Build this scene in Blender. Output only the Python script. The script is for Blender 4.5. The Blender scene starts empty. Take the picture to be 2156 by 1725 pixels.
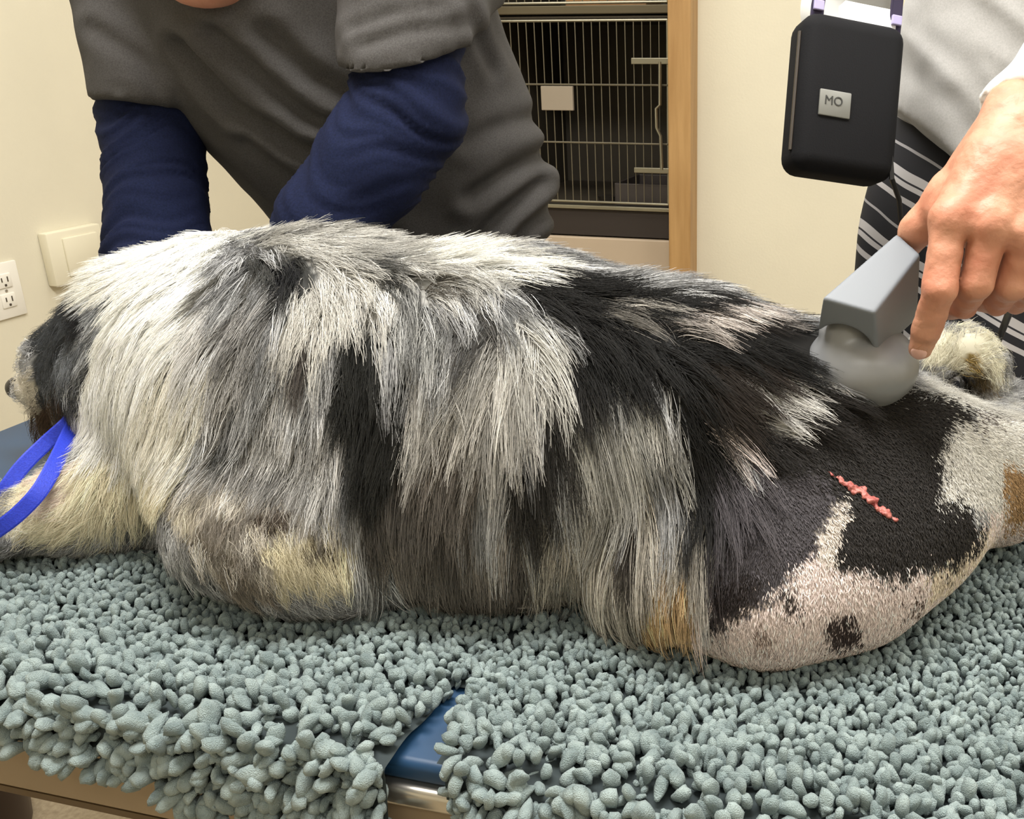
import bpy, bmesh, math, random
import numpy as np
from mathutils import Vector, Matrix, noise
from mathutils.bvhtree import BVHTree

random.seed(7)
RNG = np.random.default_rng(11)
SC = bpy.context.scene
COL = SC.collection

# ------------------------------------------------------------------ camera, light, exposure
CAM_Z, PITCH, FOC, PPX, PPY = 1.345, math.radians(20.0), 2050.0, 1445.0, 862.5
cam_data = bpy.data.cameras.new('camera')
cam_data.sensor_width = 36.0
cam_data.lens = FOC / 2156.0 * 36.0
cam_data.shift_x = -(PPX - 1078.0) / 2156.0
cam_data.clip_start = 0.02
cam_data.dof.use_dof = False
camera = bpy.data.objects.new('camera', cam_data)
COL.objects.link(camera)
camera.location = (0, 0, CAM_Z)
camera.rotation_euler = (math.pi / 2 - PITCH, 0, 0)
SC.camera = camera
SC.view_settings.view_transform = 'Standard'
SC.view_settings.look = 'None'
SC.view_settings.gamma = 1.0
SC.view_settings.use_curve_mapping = False
SC.view_settings.exposure = 0.0
SC.cycles.max_bounces = 6
SC.cycles.diffuse_bounces = 3
SC.cycles.use_denoising = True

world = bpy.data.worlds.new('world')
world.use_nodes = True
world.node_tree.nodes['Background'].inputs[0].default_value = (1.0, 0.98, 0.94, 1)
world.node_tree.nodes['Background'].inputs[1].default_value = 0.25
SC.world = world

# room axes follow the table: eu along its near edge, ev away from the camera
EU = Vector((0.9701, -0.2425, 0)); EV = Vector((0.2425, 0.9701, 0))
YAW = math.atan2(EU.y, EU.x)
def T(u, v, z): return EU * u + EV * v + Vector((0, 0, z))

# ceiling panels (the fixtures themselves are built with the ceiling)
CEIL = 2.62
PANELS = [(-0.45, 0.62, 46.0), (1.0, 1.0, 24.0), (-1.2, 2.0, 8.0), (0.5, 2.0, 8.0), (0.1, -0.9, 7.0), (1.4, -0.6, 6.0)]
for (u, v, e) in PANELS:
    la = bpy.data.lights.new('ceiling_panel_light', 'AREA')
    la.shape = 'RECTANGLE'; la.size = 1.1; la.size_y = 0.5; la.energy = e
    la.color = (1.0, 0.985, 0.95)
    lo = bpy.data.objects.new('ceiling_panel_light', la); COL.objects.link(lo)
    lo.location = T(u, v, CEIL - 0.035); lo.rotation_euler = (0, 0, YAW)

# measuring: the ray of a photo pixel, and where it meets a plane
def ray(px, py):
    F = Vector((0, math.cos(PITCH), -math.sin(PITCH))); U = Vector((0, math.sin(PITCH), math.cos(PITCH)))
    return F + Vector((1, 0, 0)) * ((px - PPX) / FOC) - U * ((py - PPY) / FOC)
CP = Vector((0, 0, CAM_Z))
def on_z(px, py, z): d = ray(px, py); return CP + d * ((z - CAM_Z) / d.z)
def on_y(px, py, y): d = ray(px, py); return CP + d * (y / d.y)
def on_v(px, py, v): d = ray(px, py); return CP + d * (v / d.dot(EV))
def on_u(px, py, u): d = ray(px, py); return CP + d * (u / d.dot(EU))
def hw(px, py, w): return CP + ray(px, py) * w          # point of a photo pixel at lens depth w
def uvz(p): return (p.dot(EU), p.dot(EV), p.z)

# ------------------------------------------------------------------ materials
def lin(c):
    return tuple(((x / 255 + 0.055) / 1.055) ** 2.4 if x / 255 > 0.04045 else x / 255 / 12.92 for x in c[:3])
MATS = {}
def mat(name, c, rough=0.6, metal=0.0, var=0.0, vscale=30.0, bump=0.0, bscale=200.0, stretch=(1, 1, 1), spec=0.5, sheen=0.0, sss=0.0, emit=0.0, c2=None, alpha=None):
    if name in MATS: return MATS[name]
    m = bpy.data.materials.new(name); m.use_nodes = True
    nt = m.node_tree; b = nt.nodes['Principled BSDF']
    col = lin(c) + (1,)
    b.inputs['Base Color'].default_value = col
    b.inputs['Roughness'].default_value = rough; b.inputs['Metallic'].default_value = metal
    b.inputs['Specular IOR Level'].default_value = spec
    b.inputs['Sheen Weight'].default_value = sheen
    if sss:
        b.inputs['Subsurface Weight'].default_value = sss
        b.inputs['Subsurface Radius'].default_value = (0.006, 0.002, 0.001)
        b.inputs['Subsurface Scale'].default_value = 1.0
    if emit:
        b.inputs['Emission Color'].default_value = col; b.inputs['Emission Strength'].default_value = emit
    if var or bump or c2:
        tc = nt.nodes.new('ShaderNodeTexCoord'); mp = nt.nodes.new('ShaderNodeMapping')
        mp.inputs['Scale'].default_value = stretch
        nt.links.new(tc.outputs['Object'], mp.inputs['Vector'])
    if var or c2:
        n = nt.nodes.new('ShaderNodeTexNoise'); n.inputs['Scale'].default_value = vscale; n.inputs['Detail'].default_value = 5
        nt.links.new(mp.outputs[0], n.inputs['Vector'])
        r = nt.nodes.new('ShaderNodeValToRGB')
        a = lin(c2) if c2 else tuple(x * (1 - var) for x in col[:3])
        z = col[:3] if c2 else tuple(min(1, x * (1 + var)) for x in col[:3])
        r.color_ramp.elements[0].position = 0.3; r.color_ramp.elements[1].position = 0.7
        r.color_ramp.elements[0].color = a + (1,); r.color_ramp.elements[1].color = z + (1,)
        nt.links.new(n.outputs[0], r.inputs[0]); nt.links.new(r.outputs[0], b.inputs['Base Color'])
    if bump:
        n2 = nt.nodes.new('ShaderNodeTexNoise'); n2.inputs['Scale'].default_value = bscale; n2.inputs['Detail'].default_value = 3
        nt.links.new(mp.outputs[0], n2.inputs['Vector'])
        bp = nt.nodes.new('ShaderNodeBump'); bp.inputs['Strength'].default_value = bump; bp.inputs['Distance'].default_value = 0.002
        nt.links.new(n2.outputs[0], bp.inputs['Height']); nt.links.new(bp.outputs[0], b.inputs['Normal'])
    MATS[name] = m
    return m

# ------------------------------------------------------------------ mesh helpers
def link_mesh(name, me, m=None, parent=None, smooth=False):
    o = bpy.data.objects.new(name, me); COL.objects.link(o)
    if m: me.materials.append(m)
    if smooth: me.polygons.foreach_set('use_smooth', [True] * len(me.polygons))
    if parent: o.parent = parent
    return o
def tag(o, label=None, cat=None, group=None, kind=None):
    for k, v in (('label', label), ('category', cat), ('group', group), ('kind', kind)):
        if v: o[k] = v
    return o
def thing(name, label, cat, group=None, loc=None):
    o = bpy.data.objects.new(name, None); COL.objects.link(o)
    o.empty_display_size = 0.05
    return tag(o, label, cat, group)
class MB:
    """boxes, tubes and prisms collected into one mesh"""
    def __init__(s): s.bm = bmesh.new()
    def box(s, c, size, rot=None, bevel=0.0, seg=2):
        r = bmesh.ops.create_cube(s.bm, size=1.0)
        M = Matrix.Translation(Vector(c)) @ (rot.to_4x4() if rot else Matrix.Identity(4)) @ Matrix.Diagonal((*size, 1))
        bmesh.ops.transform(s.bm, matrix=M, verts=r['verts'])
        if bevel:
            es = list({e for v in r['verts'] for e in v.link_edges})
            bmesh.ops.bevel(s.bm, geom=es, offset=bevel, segments=seg, affect='EDGES', profile=0.5)
        return s
    def tube(s, pts, r, n=10, cap=True):
        pts = [Vector(p) for p in pts]
        rs = r if isinstance(r, (list, tuple)) else [r] * len(pts)
        rings = []
        up = None
        for i, p in enumerate(pts):
            t = (pts[min(i + 1, len(pts) - 1)] - pts[max(i - 1, 0)]).normalized()
            if up is None: up = t.orthogonal().normalized()
            up = (up - t * up.dot(t)).normalized(); w = t.cross(up)
            rings.append([s.bm.verts.new(p + (up * math.cos(a) + w * math.sin(a)) * rs[i]) for a in [2 * math.pi * k / n for k in range(n)]])
        for i in range(len(rings) - 1):
            for k in range(n):
                s.bm.faces.new((rings[i][k], rings[i][(k + 1) % n], rings[i + 1][(k + 1) % n], rings[i + 1][k]))
        if cap:
            s.bm.faces.new(rings[0][::-1]); s.bm.faces.new(rings[-1])
        return s
    def strip(s, pts, sides, width, thick):
        """flat tape through pts; sides = width directions"""
        rings = []
        for i, p in enumerate(pts):
            p = Vector(p); t = (Vector(pts[min(i + 1, len(pts) - 1)]) - Vector(pts[max(i - 1, 0)])).normalized()
            w = Vector(sides[i]); w = (w - t * w.dot(t)).normalized(); nn = t.cross(w)
            rings.append([s.bm.verts.new(p + w * a * width / 2 + nn * b * thick / 2) for a, b in ((-1, -.6), (-.8, -1), (.8, -1), (1, -.6), (1, .6), (.8, 1), (-.8, 1), (-1, .6))])
        for i in range(len(rings) - 1):
            for k in range(8):
                s.bm.faces.new((rings[i][k], rings[i][(k + 1) % 8], rings[i + 1][(k + 1) % 8], rings[i + 1][k]))
        s.bm.faces.new(rings[0][::-1]); s.bm.faces.new(rings[-1])
        return s
    def poly_prism(s, loop, ext, bevel=0.0):
        """closed loop of points extruded by vector ext"""
        a = [s.bm.verts.new(Vector(p)) for p in loop]; b = [s.bm.verts.new(Vector(p) + Vector(ext)) for p in loop]
        n = len(a)
        fs = [s.bm.faces.new(a[::-1]), s.bm.faces.new(b)]
        for k in range(n): fs.append(s.bm.faces.new((a[k], a[(k + 1) % n], b[(k + 1) % n], b[k])))
        if bevel:
            bmesh.ops.recalc_face_normals(s.bm, faces=fs)
            es = list({e for f in fs for e in f.edges})
            bmesh.ops.bevel(s.bm, geom=es, offset=bevel, segments=3, affect='EDGES', profile=0.5)
        return s
    def obj(s, name, m, parent=None, smooth=False):
        bmesh.ops.recalc_face_normals(s.bm, faces=s.bm.faces)
        me = bpy.data.meshes.new(name); s.bm.to_mesh(me); s.bm.free()
        if smooth:
            o = link_mesh(name, me, m, parent, True)
            try: me.set_sharp_from_angle(angle=math.radians(40))
            except Exception: pass
            return o
        return link_mesh(name, me, m, parent)
RZ = Matrix.Rotation(YAW, 3, 'Z')

def mesh_np(name, V, F, smooth=True):
    me = bpy.data.meshes.new(name)
    V = np.ascontiguousarray(V, dtype=np.float32); F = np.ascontiguousarray(F, dtype=np.int32)
    k = F.shape[1]
    me.vertices.add(len(V)); me.vertices.foreach_set('co', V.ravel())
    me.loops.add(F.size); me.loops.foreach_set('vertex_index', F.ravel())
    me.polygons.add(len(F)); me.polygons.foreach_set('loop_start', np.arange(0, F.size, k, dtype=np.int32))
    me.polygons.foreach_set('loop_total', np.full(len(F), k, dtype=np.int32))
    me.polygons.foreach_set('use_smooth', np.full(len(F), smooth))
    me.update(calc_edges=True); me.validate()
    return me

# ------------------------------------------------------------------ blended solids -> one continuous surface
class Solid:
    """smoothly blended round cones and ellipsoids, meshed as one surface"""
    def __init__(s, lo, hi, h):
        s.h = h; s.lo = np.array(lo, float)
        s.n = np.ceil((np.array(hi) - s.lo) / h).astype(int) + 1
        s.D = np.full(s.n, 0.05 + 4 * h)
    def _win(s, lo, hi):
        a = np.clip(np.floor((np.array(lo) - s.lo) / s.h).astype(int), 0, s.n)
        b = np.clip(np.ceil((np.array(hi) - s.lo) / s.h).astype(int) + 1, 0, s.n)
        ax = [s.lo[i] + np.arange(a[i], b[i]) * s.h for i in range(3)]
        G = np.meshgrid(*ax, indexing='ij')
        return tuple(slice(a[i], b[i]) for i in range(3)), G
    def _merge(s, sl, d, k, cut=False):
        D = s.D[sl]
        if cut:
            hh = np.maximum(k - np.abs(D + d), 0) / k; s.D[sl] = np.maximum(D, -d) + hh * hh * k * .25
        else:
            hh = np.maximum(k - np.abs(D - d), 0) / k; s.D[sl] = np.minimum(D, d) - hh * hh * k * .25
    def cone(s, a, b, ra, rb, k=0.01, cut=False, flat=None):
        a = np.array(a, float); b = np.array(b, float); pad = max(ra, rb) + k + 3 * s.h + 0.01
        sl, (X, Y, Z) = s._win(np.minimum(a, b) - pad, np.maximum(a, b) + pad)
        if X.size == 0: return s
        ab = b - a; L = max(float(ab @ ab), 1e-12)
        t = np.clip(((X - a[0]) * ab[0] + (Y - a[1]) * ab[1] + (Z - a[2]) * ab[2]) / L, 0, 1)
        dx, dy, dz = X - a[0] - t * ab[0], Y - a[1] - t * ab[1], Z - a[2] - t * ab[2]
        if flat is not None:                       # squeeze along a direction: (vector, factor)
            n, f = np.array(flat[0], float), flat[1]; n /= np.linalg.norm(n)
            q = (dx * n[0] + dy * n[1] + dz * n[2]) * (1 / f - 1)
            dx, dy, dz = dx + q * n[0], dy + q * n[1], dz + q * n[2]
        d = np.sqrt(dx * dx + dy * dy + dz * dz) - (ra + (rb - ra) * t)
        s._merge(sl, d, k, cut); return s
    def chain(s, pts, rs, k=0.01, flat=None):
        for i in range(len(pts) - 1): s.cone(pts[i], pts[i + 1], rs[i], rs[i + 1], k, flat=flat)
        return s
    def ell(s, c, r, rot=None, k=0.02, cut=False):
        c = np.array(c, float); r = np.array(r, float); pad = r.max() + k + 3 * s.h + 0.01
        sl, (X, Y, Z) = s._win(c - pad, c + pad)
        if X.size == 0: return s
        P = np.stack([X - c[0], Y - c[1], Z - c[2]], -1)
        if rot is not None: P = P @ np.array(rot)     # columns of rot = local axes in world
        k0 = np.linalg.norm(P / r, axis=-1); k1 = np.linalg.norm(P / r ** 2, axis=-1)
        d = np.where(k0 < 1e-6, -r.min(), k0 * (k0 - 1) / np.maximum(k1, 1e-9))
        s._merge(sl, d, k, cut); return s
    def cut_below(s, z):
        zz = s.lo[2] + np.arange(s.n[2]) * s.h
        s.D = np.maximum(s.D, (z - zz)[None, None, :]); return s
    def cut_plane(s, p, n):
        """remove what lies on the side n points to"""
        ax = [s.lo[i] + np.arange(s.n[i]) * s.h for i in range(3)]
        n = np.array(Vector(n).normalized())
        d = (ax[0] * n[0])[:, None, None] + (ax[1] * n[1])[None, :, None] + (ax[2] * n[2])[None, None, :] - float(np.dot(n, np.array(p)))
        s.D = np.maximum(s.D, d); return s
    def hull(s, quads, k=.004):
        c = np.mean([np.array(p) for q in quads for p in q], 0); pts = np.array([p[:] for q in quads for p in q])
        sl, (X, Y, Z) = s._win(pts.min(0) - .01, pts.max(0) + .01)
        d = np.full(X.shape, -1.0)
        for q in quads:
            q = [np.array(p[:]) for p in q]; n = np.cross(q[2] - q[0], q[3] - q[1]); n /= np.linalg.norm(n); m = np.mean(q, 0)
            if n @ (m - c) < 0: n = -n
            e = (X - m[0]) * n[0] + (Y - m[1]) * n[1] + (Z - m[2]) * n[2]
            hh = np.maximum(k - np.abs(d - e), 0) / k; d = np.maximum(d, e) + hh * hh * k * .25
        s._merge(sl, d, .001); return s
    def mesh(s, smooth=1):
        D = s.D
        D[0] = D[-1] = 1; D[:, 0] = D[:, -1] = 1; D[:, :, 0] = D[:, :, -1] = 1
        n0, n1, n2 = D.shape
        neg = D < 0
        cs = sum(neg[i:n0 - 1 + i, j:n1 - 1 + j, k:n2 - 1 + k].astype(np.int8) for i in (0, 1) for j in (0, 1) for k in (0, 1))
        act = (cs > 0) & (cs < 8)
        idx = -np.ones(act.shape, int); cells = np.argwhere(act); idx[act] = np.arange(len(cells))
        acc = np.zeros((len(cells), 3)); cnt = np.zeros(len(cells))
        cor = [(i, j, k) for i in (0, 1) for j in (0, 1) for k in (0, 1)]
        vals = {c: D[cells[:, 0] + c[0], cells[:, 1] + c[1], cells[:, 2] + c[2]] for c in cor}
        for c in cor:
            for ax in range(3):
                if c[ax]: continue
                e = list(c); e[ax] = 1; e = tuple(e)
                va, vb = vals[c], vals[e]; m = (va < 0) != (vb < 0)
                t = va / np.where(m, va - vb, 1)
                p = np.array(c, float)[None].repeat(len(cells), 0); p[:, ax] += t
                acc[m] += p[m]; cnt[m] += 1
        V = s.lo + (cells + acc / cnt[:, None]) * s.h
        Fs = []
        for ax in range(3):
            o = [i for i in range(3) if i != ax]
            sl0 = [slice(None)] * 3; sl1 = [slice(None)] * 3
            sl0[ax] = slice(0, -1); sl1[ax] = slice(1, None)
            a, b = neg[tuple(sl0)], neg[tuple(sl1)]
            for flip, mm in ((False, a & ~b), (True, ~a & b)):
                q = np.argwhere(mm)
                q = q[(q[:, o[0]] > 0) & (q[:, o[1]] > 0)]
                def at(d0, d1):
                    w = q.copy(); w[:, o[0]] += d0; w[:, o[1]] += d1
                    return idx[w[:, 0], w[:, 1], w[:, 2]]
                f = np.stack([at(-1, -1), at(0, -1), at(0, 0), at(-1, 0)], 1)
                if flip != (ax == 1): f = f[:, ::-1]
                Fs.append(f)
        F = np.concatenate(Fs); F = F[(F >= 0).all(1)]
        if smooth:
            E = np.concatenate([F[:, [0, 1]], F[:, [1, 2]], F[:, [2, 3]], F[:, [3, 0]]])
            for _ in range(smooth):
                S = np.zeros_like(V); c = np.zeros(len(V))
                np.add.at(S, E[:, 0], V[E[:, 1]]); np.add.at(S, E[:, 1], V[E[:, 0]])
                np.add.at(c, E[:, 0], 1); np.add.at(c, E[:, 1], 1)
                V = V * .5 + S / np.maximum(c, 1)[:, None] * .5
        return V, F
    def obj(s, name, m, parent=None, smooth=1, shape=None):
        V, F = s.mesh(smooth)
        if shape is not None: V = shape(V, vnormals(V, F))
        return link_mesh(name, mesh_np(name, V, F), m, parent)
def vnormals(V, F):
    n = np.cross(V[F[:, 2]] - V[F[:, 0]], V[F[:, 3]] - V[F[:, 1]])
    N = np.zeros_like(V)
    for k in range(4): np.add.at(N, F[:, k], n)
    return N / np.maximum(np.linalg.norm(N, axis=1), 1e-12)[:, None]
def fbm(P, sc, stretch=(1, 1, 1), seed=0.0):
    st = [sc * k for k in stretch]
    return np.array([noise.noise((p[0] * st[0] + seed, p[1] * st[1] + seed * 1.7, p[2] * st[2] - seed)) for p in P])
# ------------------------------------------------------------------ the room
FZ = 0.14
WU0, WU1, WV0, WV1 = -1.90, 2.3, -1.7, 2.74
cream = mat('wall_cream', (218, 211, 190), 0.7, var=0.04, vscale=3.0, bump=0.15, bscale=160)
def struct(o): o['kind'] = 'structure'; return o
def wall_box(name, u0, u1, v0, v1, z0, z1, m):
    return struct(MB().box(T((u0 + u1) / 2, (v0 + v1) / 2, (z0 + z1) / 2), (u1 - u0, v1 - v0, z1 - z0), RZ).obj(name, m))
floor_m = mat('floor_speckle', (176, 160, 134), 0.45, vscale=140, c2=(150, 134, 110), bump=0.05)
wall_box('floor', WU0 - .12, WU1 + .12, WV0 - .12, WV1 + .9, .04, .14, floor_m)
wall_box('ceiling', WU0 - .12, WU1 + .12, WV0 - .12, WV1 + .9, CEIL, CEIL + .1, mat('ceiling_white', (232, 228, 215), 0.8, var=.05, vscale=60))
wall_box('wall_left', WU0 - .12, WU0, WV0, WV1 + .12, FZ, CEIL, cream)
wall_box('wall_right', WU1, WU1 + .12, WV0, WV1 + .12, FZ, CEIL, cream)
wall_box('wall_front', WU0 - .12, WU1 + .12, WV0 - .12, WV0, FZ, CEIL, cream)

# kennel opening in the back wall: its edges measured on the wall plane
opR = uvz(on_v(1422, 300, WV1))[0]; opL = uvz(on_v(1040, 300, WV1))[0]
postR = uvz(on_v(1468, 300, WV1))[0]; POSTW = postR - opR
# three wall pieces joined round the opening
b = MB()
opL0 = opR - 0.585
b.box(T((WU0 + opL0 - POSTW) / 2, WV1 + .06, (FZ + CEIL) / 2), (opL0 - POSTW - WU0, .12, CEIL - FZ), RZ)
b.box(T((postR + WU1) / 2, WV1 + .06, (FZ + CEIL) / 2), (WU1 - postR, .12, CEIL - FZ), RZ)
b.box(T((opL0 + opR) / 2, WV1 + .06, 2.36), (opR - opL0 + 2 * POSTW, .12, CEIL - 2.10), RZ)
struct(b.obj('wall_back', cream))
# closet behind the opening
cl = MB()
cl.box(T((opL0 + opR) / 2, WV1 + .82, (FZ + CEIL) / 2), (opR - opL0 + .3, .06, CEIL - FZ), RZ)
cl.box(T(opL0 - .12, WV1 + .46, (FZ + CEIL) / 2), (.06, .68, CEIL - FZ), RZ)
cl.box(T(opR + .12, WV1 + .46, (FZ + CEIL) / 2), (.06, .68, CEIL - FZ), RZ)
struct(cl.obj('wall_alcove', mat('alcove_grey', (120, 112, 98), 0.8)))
oak = mat('oak_trim', (178, 141, 92), 0.45, vscale=6, c2=(158, 121, 74), stretch=(9, 9, 0.8), bump=.1)
for i, (u, nm) in enumerate(((opR + POSTW / 2, 'trim_1'), (opL0 - POSTW / 2, 'trim_2'))):
    struct(MB().box(T(u, WV1 + .02, (FZ + 2.1) / 2), (POSTW, .2, 2.1 - FZ), RZ, .004).obj(nm, oak))
struct(MB().box(T((opL0 + opR) / 2, WV1 + .02, 2.1 - POSTW / 2), (opR - opL0 - .001, .2, POSTW), RZ, .004).obj('trim_3', oak))
bb = mat('baseboard_brown', (92, 74, 58), 0.5)
wall_box('baseboard_left', WU0, WU0 + .012, WV0, WV1, FZ, FZ + .10, bb)
wall_box('baseboard_back', postR + .002, WU1, WV1 - .012, WV1, FZ, FZ + .10, bb)

# ceiling light fixtures
fx = mat('fixture_white', (235, 235, 230), 0.4)
dif = mat('diffuser_glow', (255, 250, 236), 0.5, emit=2.2)
for i, (u, v, e) in enumerate(PANELS):
    t = thing('ceiling_light', 'white recessed fluorescent panel light in the ceiling ' + ['over the head end of the exam table', 'above the person in the striped skirt', 'in the corner by the blank wall plate', 'in front of the kennel opening', 'behind the photographer near the front wall', 'in the front corner by the right wall'][i], 'ceiling light', 'ceiling panel lights')
    fr = MB()
    for (du, dv, su, sv) in ((0, .29, 1.24, .03), (0, -.29, 1.24, .03), (.605, 0, .03, .55), (-.605, 0, .03, .55)):
        fr.box(T(u + du, v + dv, CEIL - .012), (su, sv, .024), RZ)
    fr.obj('frame', fx, t)
    MB().box(T(u, v, CEIL - .008), (1.18, .55, .012), RZ).obj('diffuser', dif, t)

# wall plates on the left wall
plate_w = mat('plate_white', (236, 232, 222), 0.35)
plate_i = mat('plate_ivory', (226, 219, 196), 0.4)
slot = mat('slot_dark', (70, 60, 48), 0.6)
def wall_pt(px, py): return uvz(on_u(px, py, WU0))
p1 = wall_pt(8, 612); p2 = wall_pt(148, 535)
t = thing('wall_outlet', 'white duplex power outlet on the cream wall, lower left of the blank ivory cover', 'outlet')
MB().box(T(WU0 + .003, p1[1], p1[2]), (.006, .078, .118), RZ, .0025).obj('cover_plate', plate_w, t, True)
for s in (-1, 1):
    r = MB().box(T(WU0 + .0065, p1[1], p1[2] + s * .021), (.005, .034, .030), RZ, .002).obj('receptacle', plate_w, t, True)
    for dv, hh in ((-.007, .009), (.007, .011)):
        MB().box(T(WU0 + .0092, p1[1] + dv, p1[2] + s * .021 + .003), (.0012, .0024, hh), RZ).obj('slot', slot, r)
    MB().box(T(WU0 + .0092, p1[1], p1[2] + s * .021 - .009), (.0012, .005, .005), RZ, .001).obj('ground_hole', slot, r)
MB().tube([T(WU0 + .006, p1[1], p1[2]), T(WU0 + .0078, p1[1], p1[2])], .003, 10).obj('screw', mat('steel', (190, 190, 188), .3, 1.0), t)
t = thing('blank_cover', 'ivory blank junction box cover standing proud of the cream wall', 'wall plate')
MB().box(T(WU0 + .012, p2[1], p2[2]), (.024, .150, .118), RZ, .004).obj('box', plate_i, t, True)
MB().box(T(WU0 + .0262, p2[1] + .01, p2[2]), (.006, .095, .085), RZ, .0025).obj('raised_panel', plate_i, t, True)

# ------------------------------------------------------------------ kennel bank in the opening
VF = WV1 + .04            # front plane of the cages
steel = mat('kennel_steel', (150, 146, 130), 0.35, 0.85, var=.1, vscale=8)
wire_m = mat('kennel_wire', (126, 120, 104), 0.4, 0.7)
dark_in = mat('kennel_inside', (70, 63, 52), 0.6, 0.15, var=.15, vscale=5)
def zv(px, py): return uvz(on_v(px, py, VF))
zt, zb = zv(1400, 42)[2], zv(1400, 430)[2]
kb, kd = zv(1400, 447)[2], zv(1400, 503)[2]
u0, u1 = opL0 + .004, opR - .004
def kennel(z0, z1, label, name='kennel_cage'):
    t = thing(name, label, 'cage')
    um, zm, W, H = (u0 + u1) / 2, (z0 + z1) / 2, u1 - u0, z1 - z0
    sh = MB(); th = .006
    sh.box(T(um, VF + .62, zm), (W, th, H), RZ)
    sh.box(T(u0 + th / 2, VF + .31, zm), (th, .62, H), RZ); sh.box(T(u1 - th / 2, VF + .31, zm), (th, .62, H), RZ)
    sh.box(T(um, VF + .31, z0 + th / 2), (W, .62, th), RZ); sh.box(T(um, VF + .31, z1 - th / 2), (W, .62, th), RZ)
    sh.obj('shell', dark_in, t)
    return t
def cage_front(t, z0, z1, latch=True, card=True):
    um, W = (u0 + u1) / 2, u1 - u0
    d = bpy.data.objects.new('cage_door', None); COL.objects.link(d); d.parent = t
    fr = MB(); r = .004
    a0, a1 = u0 + .012, u1 - .026
    loop = [(a0, z0), (a1, z0), (a1, z1), (a0, z1)]
    for i in range(4):
        p, q = loop[i], loop[(i + 1) % 4]
        fr.tube([T(p[0], VF - .006, p[1]), T(q[0], VF - .006, q[1])], r, 8)
    fr.obj('door_frame', steel, d)
    n = 21
    me = None
    for i in range(n):
        u = a0 + (a1 - a0) * (i + 1) / (n + 1)
        if me is None:
            w0 = MB().tube([T(0, VF - .006, z0), T(0, VF - .006, z1)], .0016, 6).obj('wire', wire_m, d); me = w0.data; w0.location = EU * u
        else:
            o = bpy.data.objects.new('wire', me); COL.objects.link(o); o.parent = d; o.location = EU * u
    for f in (.34, .66):
        z = z1 + (z0 - z1) * f
        MB().tube([T(a0, VF - .010, z), T(a1, VF - .010, z)], .0028, 6).obj('cross_wire', wire_m, d)
    return d
LC = kennel(kb, zt + .012, 'lower stainless wire-front kennel cage, dark inside, framed by oak trim')
cd = cage_front(LC, zb, zt)
MB().box(T((u0 + u1) / 2, VF - .003, (kb + zb) / 2 - .004), (u1 - u0, .02, zb - kb - .012), RZ, .002).obj('sill_rail', steel, LC)
# latch: two bars and an upright
def bar(d, x0, y0, x1, y1, w, nm, dv=-.018, m=steel):
    a, c = zv(x0, y0), zv(x1, y1)
    MB().box(T((a[0] + c[0]) / 2, VF + dv, (a[2] + c[2]) / 2), (abs(c[0] - a[0]) + .001, .012, abs(c[2] - a[2]) + .001), RZ, .002).obj(nm, m, d)
bar(LC, 1334, 122, 1420, 135, 0, 'hinge_arm'); bar(LC, 1340, 351, 1421, 364, 0, 'hinge_arm')
a = [zv(1394, 130), zv(1394, 220), zv(1386, 228), zv(1387, 268), zv(1395, 285), zv(1398, 356)]
MB().tube([T(q[0], VF - .022, q[2]) for q in a], .005, 8).obj('latch_rod', steel, LC, True)
bar(cd, 1144, 181, 1212, 232, 0, 'card_holder', -.016, mat('card_tan', (150, 138, 122), 0.5))
# things inside the cage
q0, q1 = zv(1285, 402), zv(1415, 430)
pan_t = thing('litter_pan', 'dark plastic pan standing inside the lower kennel cage', 'pan')
pu, pz = (q0[0] + q1[0]) / 2 + .01, kb + .007
pm = mat('pan_dark', (62, 56, 54), 0.4)
MB().box(T(pu, VF + .16, pz + .004), (.20, .24, .008), RZ, .003).obj('pan_base', pm, pan_t)
pw = MB()
for (du, dv, su, sv) in ((0, .12, .2, .008), (0, -.12, .2, .008), (.1, 0, .008, .24), (-.1, 0, .008, .24)):
    pw.box(T(pu + du, VF + .16 + dv, pz + .035), (su, sv, .065), RZ, .002)
pw.obj('pan_wall', pm, pan_t)
MB().tube([T(pu - .14, VF + .09, kb + .006), T(pu - .14, VF + .09, kb + .03)], [.028, .034], 16).obj('feed_bowl', mat('bowl_dark', (40, 36, 32), .4))
tag(bpy.data.objects['feed_bowl'], 'small dark bowl beside the pan inside the lower kennel cage', 'bowl')
# dark kick space and beige plinth below
MB().box(T((u0 + u1) / 2, VF + .10, (kb + kd) / 2), (u1 - u0, .20, kb - kd - .002), RZ).obj('kick_panel', mat('kick_dark', (44, 36, 32), .6), LC)
pl = MB().box(T((u0 + u1) / 2, VF + .30, (FZ + kd) / 2 - .002), (u1 - u0, .62, kd - FZ - .004), RZ, .004).obj('cage_plinth', mat('plinth_beige', (186, 168, 146), .5, var=.05, vscale=4))
tag(pl, 'beige laminate plinth below the dark strip under the kennel cage', 'cabinet')
# upper cage: only the foot of its front is in view
zu = zt + .016
UC = kennel(zu, zu + .62, 'upper stainless kennel cage above the lower one, only its bottom edge seen')
MB().box(T((u0 + u1) / 2, VF - .004, zu + .012), (u1 - u0, .02, .022), RZ, .002).obj('sill_rail', mat('rail_dark', (96, 88, 70), .45, .5), UC)
cage_front(UC, zu + .03, zu + .6)
q = zv(1265, 20)
MB().box(T(q[0], VF + .12, zu + .033), (.24, .16, .05), RZ, .004).obj('wooden_box', mat('box_wood', (170, 128, 84), .6, vscale=8, c2=(140, 100, 62), stretch=(1, 6, 6)))
tag(bpy.data.objects['wooden_box'], 'brown wooden box lying inside the upper kennel cage', 'box')

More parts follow.
